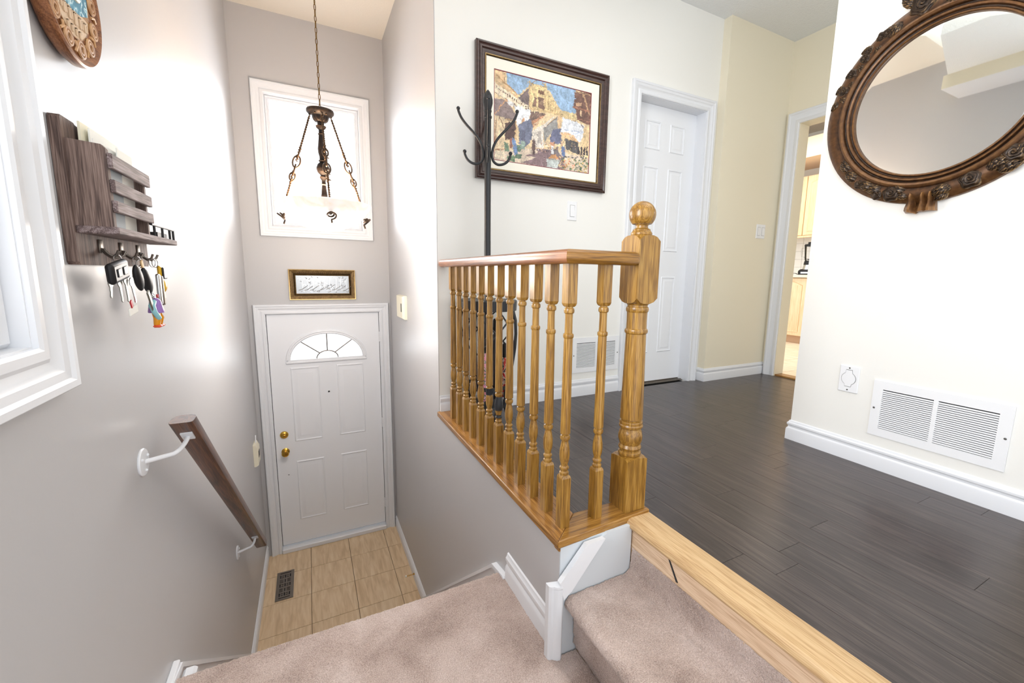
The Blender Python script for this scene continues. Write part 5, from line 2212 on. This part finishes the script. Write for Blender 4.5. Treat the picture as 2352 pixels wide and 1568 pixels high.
for k in range(12):
    a = 2 * pi * k / 12 + .2
    g = G()
    c_ = (.106 * cos(a), .106 * sin(a))
    for turn, rr_ in ((0, .0155), (1, .009)):
        g.tube([fw(c_[0] + rr_ * cos(2 * pi * i / 18), c_[1] + rr_ * sin(2 * pi * i / 18), .0275) for i in range(18)], .0032, 6, closed=True)
    a2 = a + 2 * pi / 24
    g.tube([fw(.096 * cos(a2), .096 * sin(a2), .0272), fw(.106 * cos(a2 + .04), .106 * sin(a2 + .04), .029), fw(.118 * cos(a2), .118 * sin(a2), .0272)], .003, 6)
    M['carved_brown'] = M.get('carved_brown') or mk_bronze('carved_brown_wood', srgb(84, 52, 34), srgb(150, 104, 66), srgb(214, 170, 120), .4, .0)
    obj('carved_scroll', g, 'carved_brown', wp, 50)

# ---------------------------------------------------------------- mail holder with key hooks
mh = thing('mail_holder', 'rustic grey brown wooden mail holder with key hooks on the left wall', 'mail holder', (0, 0, 0))
g = G()
g.prism([(1.192, .842), (1.198, .835), (1.62, .835), (1.624, .842), (1.624, .915), (1.445, .925), (1.445, 1.085), (1.43, 1.100), (1.255, 1.121), (1.250, 1.124), (1.195, 1.124), (1.192, 1.118)], mapX(0, 1), .001, .019)
obj('back_board', g, 'rustic', mh, 20)
g = G()
g.prism([(.019, .914), (.078, .914), (.0785, 1.070), (.072, 1.078), (.019, 1.083)], lambda a, b, d: (a, d, b), 1.200, 1.214)
obj('side_panel', g, 'rustic', mh, 20)
g = G()
g.prism([(.019, .914), (.078, .914), (.0785, 1.050), (.072, 1.060), (.019, 1.066)], lambda a, b, d: (a, d, b), 1.418, 1.430)
obj('side_panel', g, 'rustic', mh, 20)
g = G().xbox(.019, .086, 1.196, 1.645, .899, .914, .002)
obj('shelf', g, 'rustic_y', mh, 20)
for z0, z1 in ((1.032, 1.062), (.984, 1.010), (.944, .968)):
    g = G().xbox(.079, .088, 1.198, 1.434, z0, z1, .0015)
    obj('slat', g, 'rustic_y', mh, 20)
g = G().tube([(.080, 1.434, .943), (.080, 1.640, .943)], .0035, 8)
for y_ in (1.46, 1.53, 1.60, 1.637):
    g.tube([(.080, y_, .914), (.080, y_, .943)], .003, 8)
obj('guard_rail', g, 'black', mh, 40)
for y_ in (1.302, 1.422, 1.543):
    g = G()
    g.xbox(.019, .022, y_ - .010, y_ + .010, .862, .892, .001)
    for s_ in (-1, 1):
        g.tube([(.022, y_ + s_ * .003, .872), (.030, y_ + s_ * .008, .860), (.042, y_ + s_ * .016, .852), (.052, y_ + s_ * .020, .858), (.056, y_ + s_ * .022, .868)], .0028, 8)
    obj('hook', g, 'vent_metal', mh, 50)

# letters
def letter(name, label, mat, x0, th, y0, y1, z0, z1, lean=0.0, skew=0.0):
    g = G()
    g.add([(x0, y0, z0), (x0 + th, y0, z0), (x0 + th, y1, z0 + skew), (x0, y1, z0 + skew), (x0 + lean, y0, z1), (x0 + lean + th, y0, z1), (x0 + lean + th, y1, z1 + skew), (x0 + lean, y1, z1 + skew)],
          [(0, 1, 2, 3), (4, 7, 6, 5), (0, 4, 5, 1), (1, 5, 6, 2), (2, 6, 7, 3), (3, 7, 4, 0)])
    return tag(obj(name, g, mat, smooth=0), label, 'letter', 'post in the wooden mail holder')


letter('envelope', 'cream envelope nearest the left side panel in the mail holder', 'paper_c', .022, .004, 1.245, 1.400, .916, 1.128, .004)
letter('envelope', 'tallest white envelope leaning in the mail holder', 'paper', .032, .003, 1.262, 1.416, .916, 1.120, .004, 0)
letter('envelope', 'white sheet folded behind the slats of the mail holder', 'paper', .046, .002, 1.225, 1.40, .916, 1.092, .006)
letter('envelope', 'pale envelope tilted at the far end of the mail holder', 'paper', .055, .002, 1.32, 1.414, .916, 1.098, .006)
letter('envelope', 'grey blue envelope behind the lower slats of the mail holder', 'paper_g', .066, .002, 1.218, 1.30, .916, 1.040, .004)
letter('notepad', 'small white notepad standing behind the guard rail of the mail holder', 'paper', .045, .008, 1.47, 1.52, .9145, .968, .004)
letter('remote_control', 'flat black remote lying behind the guard rail of the mail holder', 'black', .040, .028, 1.535, 1.63, .9145, .930, .0)

# key sets
def key(parent, p, L_, ang_, mat='silver_key', w_=.011):
    g = G()
    ca, sa = cos(ang_), sin(ang_)
    q = [(0, .0), (w_, -.004), (w_ * 1.1, -.014), (w_ * .5, -.021), (w_ * .42, -L_), (.0, -L_ - .004), (-w_ * .42, -L_), (-w_ * .30, -L_ + .008), (-w_ * .5, -.026), (-w_ * .5, -.021), (-w_ * 1.1, -.014), (-w_, -.004)]
    q = [(a * ca - b * sa, a * sa + b * ca) for a, b in q]
    g.prism(q, lambda a, b, d: (p[0] + d, p[1] + a, p[2] + b), 0, .0022)
    return obj('key', g, mat, parent, 20)


def kring(parent, p, r_=.012):
    g = G().tube([(p[0] + .3 * r_ * cos(2 * pi * i / 20), p[1] + r_ * cos(2 * pi * i / 20), p[2] + r_ * sin(2 * pi * i / 20)) for i in range(20)], .0011, 6, closed=True)
    return obj('split_ring', g, 'steel', parent, 60)


def rbox(parent, name, mat, c, sx, sy, sz, b, rx=0):
    g = G().xbox(-sx / 2, sx / 2, -sy / 2, sy / 2, -sz / 2, sz / 2, b)
    o = obj(name, g, mat, parent, 40)
    o.location = c
    o.rotation_euler = (rx, 0, 0)
    m = o.modifiers.new('soft', 'BEVEL')
    m.width = b * .5
    m.segments = 2
    return o


k1 = thing('key_set', 'bunch of keys with a square black fob on the first hook of the mail holder', 'keys', (.046, 1.300, .858), 'keys on the mail holder hooks')
kring(k1, (0.004, -.012, -.010))
fob = rbox(k1, 'key_fob', 'black', (.014, -.052, -.036), .016, .095, .046, .006, .16)
rbox(fob, 'fob_button', 'black_iron', (.0085, -.018, 0), .003, .022, .018, .001)
rbox(fob, 'fob_button', 'black_iron', (.0085, .016, 0), .003, .022, .018, .001)
key(k1, (.006, -.075, -.050), .040, -.15)
key(k1, (.008, -.035, -.050), .052, .12)
key(k1, (.012, -.012, -.045), .058, .10)
key(k1, (.016, .008, -.050), .060, .28, 'steel')
rbox(k1, 'key_tag', 'paper', (.012, .020, -.128), .003, .056, .018, .001, .12)
rbox(k1, 'key_tag', 'red_p', (.014, .006, -.112), .003, .012, .018, .001, .5)
k2 = thing('key_set', 'bunch of keys with a rounded black car fob on the middle hook', 'keys', (.046, 1.420, .858), 'keys on the mail holder hooks')
kring(k2, (.004, -.010, -.012), .014)
kring(k2, (.006, -.002, -.018), .010)
g = G().sphere((0, 0, 0), .030, 24, 14, (.30, .62, 1.15))
o = obj('key_fob', g, 'black', k2, 60)
o.location = (.016, -.055, -.052)
o.rotation_euler = (.45, 0, 0)
g = G().sphere((0, 0, 0), .030, 24, 14, (.34, .60, 1.25))
o = obj('key_fob', g, 'black', k2, 60)
o.location = (.020, -.012, -.060)
o.rotation_euler = (.55, 0, 0)
rbox(k2, 'key_blade', 'silver_key', (.026, -.018, -.118), .004, .016, .078, .002, .55)
g = G().lathe([(.001, 0), (.015, .001), (.016, .003), (.001, .004)], (0, 0, 0), 22, axis=0)
g.v = [(v[0], v[1], v[2]) for v in g.v]
o = obj('key_tag', g, 'paper_c', k2, 40)
o.location = (.012, .022, -.050)
rbox(k2, 'key_tag', 'wood_pale', (.010, .006, -.022), .004, .014, .030, .003, .4)
key(k2, (.010, .030, -.055), .052, .05, 'steel')
for i in range(6):
    kring(k2, (.024, .006 + i * .004, -.098 - i * .010), .006)
# plain charm in the photo's colours
ch = thing('key_charm', 'purple, teal and orange plastic figure charm hanging from the middle keys', 'key charm', (.070, 1.440, .730))
g = G().lathe([(.006, .022), (.012, .016), (.017, -.012), (.017, -.016), (.004, -.018)], (0, 0, 0), 18)
obj('skirt', g, 'purple_p', ch, 40)
for s_, nm in ((-1, 'leg'), (1, 'leg')):
    g = G().tube([(0, s_ * .006, -.014), (.004, s_ * .012, -.030), (0, s_ * .010 + .004, -.048)], [.0085, .0085, .007], 12)
    l_ = obj(nm, g, 'orange_p', ch, 60)
    g = G().xbox(-.007, .010, s_ * .010 - .006, s_ * .010 + .020, -.055, -.048, .003)
    obj('shoe', g, 'redor_p', l_, 40)
g = G().tube([(0, -.014, .014), (0, -.030, .004), (.004, -.030, -.012), (.008, -.014, -.030)], [.007, .0075, .006, .006], 12)
obj('arm', g, 'teal_p', ch, 60)
g = G().tube([(0, .014, .012), (0, .022, -.004), (.002, .026, -.014)], [.005, .005, .004], 10)
obj('arm', g, 'teal_p', ch, 60)
g = G().tube([(0, 0, .020), (-.006, -.006, .040), (-.012, -.014, .058)], .0016, 6)
obj('link', g, 'steel', ch, 60)
k3 = thing('key_set', 'keys with a yellow and grey tag on the hook farthest from the window', 'keys', (.046, 1.540, .858), 'keys on the mail holder hooks')
kring(k3, (.004, -.008, -.012), .013)
kring(k3, (.004, .016, -.014), .012)
rbox(k3, 'key_fob', 'yellow_p', (.010, .038, -.040), .010, .040, .040, .005)
rbox(k3, 'key_fob', 'black_iron', (.017, .040, -.041), .006, .036, .034, .004)
g = G().sphere((0, 0, 0), .016, 18, 12, (.5, 1, 1.1))
o = obj('key_tag', g, 'yellow_p', k3, 60)
o.location = (.012, .040, -.078)
rbox(k3, 'key_tag', 'paper', (.010, .044, -.104), .005, .020, .024, .002)
rbox(k3, 'multi_tool', 'steel', (.014, -.012, -.086), .010, .018, .086, .003)
rbox(k3, 'multi_tool', 'vent_metal', (.014, .012, -.090), .010, .016, .084, .003)
key(k3, (.008, .0, -.110), .040, .05)
rbox(k3, 'key_tag', 'red_p', (.012, -.026, -.104), .004, .014, .010, .001)

# ================================================================= kitchen beyond the doorway
g = G().box(4.0, 8.0, 5.3, 5.4, -.1, 2.9)
struct(obj('wall_kitchen_side', g, 'yellow_wall', smooth=0))
g = G().box(6.66, 6.78, .3, 5.4, -.1, 2.9)
struct(obj('wall_kitchen_back', g, 'cream_wall', smooth=0))
g = G().box(4.0, 8.0, .3, .4, -.1, 2.9)
struct(obj('wall_kitchen_near', g, 'yellow_wall', smooth=0))
g = G().box(XK + .12, 7.0, .3, 5.4, 2.80, 2.9)
struct(obj('ceiling', g, 'ceiling_s', smooth=0))
g = G().box(6.02, 6.66, .4, 5.3, 2.32, 2.56)
M['soffit'] = plain('peach_soffit_paint', srgb(240, 214, 186), .6)
struct(obj('trim_9', g, 'soffit', smooth=0))


def arch_panel(fx, y0, y1, z0, z1, rise):
    """raised panel with a cathedral arch top, facing -x"""
    n_ = 18
    top = [(y0 + (y1 - y0) * i / n_, z1 - rise + rise * sin(pi * i / n_) ** 1.2) for i in range(n_ + 1)]
    return [(y0, z0)] + top + [(y1, z0)]


def cupboard(name, label, y0, y1, z0, z1, xf, depth, toe=False):
    t = thing(name, label, 'cabinet', (0, 0, 0))
    g = G().box(xf + .02, xf + depth, y0, y1, z0, z1)
    obj('body', g, 'maple', t, 0)
    g = G().xbox(xf, xf + .02, y0 + .004, y1 - .004, z0 + .004, z1 - .004, .004)
    d = obj('cabinet_door', g, 'maple', t, 20)
    g = G()
    P0 = arch_panel(xf, y0 + .055, y1 - .055, z0 + .055, z1 - .045, .045)
    P1 = arch_panel(xf, y0 + .062, y1 - .062, z0 + .062, z1 - .052, .045)
    P2 = arch_panel(xf, y0 + .085, y1 - .085, z0 + .085, z1 - .075, .045)
    fx_ = lambda a, b, n: (xf - n, a, b)
    g.sweep([[fx_(a, b, .0) for a, b in P0], [fx_(a, b, .006) for a, b in P0], [fx_(a, b, .0015) for a, b in P1], [fx_(a, b, .006) for a, b in P2]], close_ring=True, caps=True)
    obj('raised_panel', g, 'maple', d, 20)
    if toe:
        g = G().box(xf + .06, xf + .08, y0, y1, 0.0, z0)
        M['toe'] = M.get('toe') or plain('toe_kick', srgb(196, 160, 128), .6)
        obj('toe_kick', g, 'toe', t, 0)
    return t


for k, y0 in enumerate((2.38, 2.78, 3.18, 3.58)):
    cupboard('base_cabinet', 'pale maple base cabinet with arched door, %s' % ['hidden end of the kitchen run', 'second of the kitchen run', 'in view through the kitchen doorway', 'behind the kitchen door jamb'][k], y0 - .04, y0 + .36, .10, .845, 6.02, .6, True)
    if 'group': pass
for k, y0 in enumerate((2.50, 3.00, 3.49)):
    cupboard('wall_cabinet', 'pale maple wall cabinet with arched door, %s' % ['hidden behind the mirror wall', 'above the blender', 'behind the kitchen door jamb'][k], y0 - .04, y0 + .45, 1.40, 2.165, 6.32, .33)
g = G().xbox(5.99, 6.655, 2.2, 4.1, .848, .884, .006)
M['counter'] = plain('cream_countertop', srgb(240, 226, 204), .35)
tag(obj('countertop', g, 'counter', smooth=25), 'cream laminate countertop seen through the kitchen doorway', 'countertop')
g = G().xbox(6.30, 6.345, 2.4, 4.0, 1.372, 1.398, .004)
tag(obj('cabinet_valance', g, 'maple', smooth=25), 'maple valance strip under the kitchen wall cabinets', 'trim')
sp = sroot('wall_backsplash')
for i in range(9):
    for j in range(5):
        g = G().xbox(-.008, 0, 0, .107, 0, .107, .0015)
        obj('tile', g, 'wtile', sp, 0, loc=(6.658, 2.95 + i * .11, .888 + j * .11))
g = G().box(6.655, 6.659, 2.9, 4.0, .88, 1.42)
obj('grout', g, plain('pale_grout', srgb(205, 205, 200), .8), sp, 0)
bl = thing('blender', 'black and silver glass blender on the kitchen countertop', 'blender', (6.25, 3.275, .884))
g = G()
rings = []
for z_, s_ in ((0, 1), (.05, 1), (.065, .9), (.075, .75)):
    rings.append([(.078 * s_ * sx, .095 * s_ * sy, z_) for sx, sy in ((-1, -.8), (-.8, -1), (.8, -1), (1, -.8), (1, .8), (.8, 1), (-.8, 1), (-1, .8))])
g.sweep(rings, close_ring=True, caps=True)
obj('base', g, 'black', bl, 30)
g = G().lathe([(.070, .070), (.066, .090), (.060, .125), (.058, .13)], n=24)
obj('motor_housing', g, 'steel', bl, 40)
g = G().lathe([(.058, .130), (.062, .135), (.058, .165), (.052, .185)], n=24)
obj('collar', g, 'black', bl, 40)
g = G().lathe([(.050, .185), (.056, .200), (.070, .37), (.067, .37), (.053, .205), (.001, .19)], n=28, caps=False)
obj('jar', g, 'glass', bl, 50)
g = G().tube([(0, .068, .350), (0, .105, .345), (0, .112, .310), (0, .100, .235), (0, .060, .225)], .006, 8)
obj('handle', g, 'glass', bl, 50)
g = G().lathe([(.071, .365), (.074, .372), (.070, .392), (.035, .396), (.034, .420), (.001, .424)], n=26)
obj('lid', g, 'black', bl, 40)
g = G().xbox(-.082, -.078, -.05, .05, .018, .040, .001)
obj('control_panel', g, 'steel', bl, 30)
g = G()
for k in range(2):
    g.tube([(6.20 + .012 * cos(t_ * .5), 3.42 + .045 * cos(t_ * .5 + k) + .005 * k, .889 + .018 * abs(sin(t_ * .5 + k))) for t_ in range(14)], .003, 6)
tag(obj('power_cord', g, 'black', smooth=50), 'coiled black power cord lying beside the blender', 'power cord')
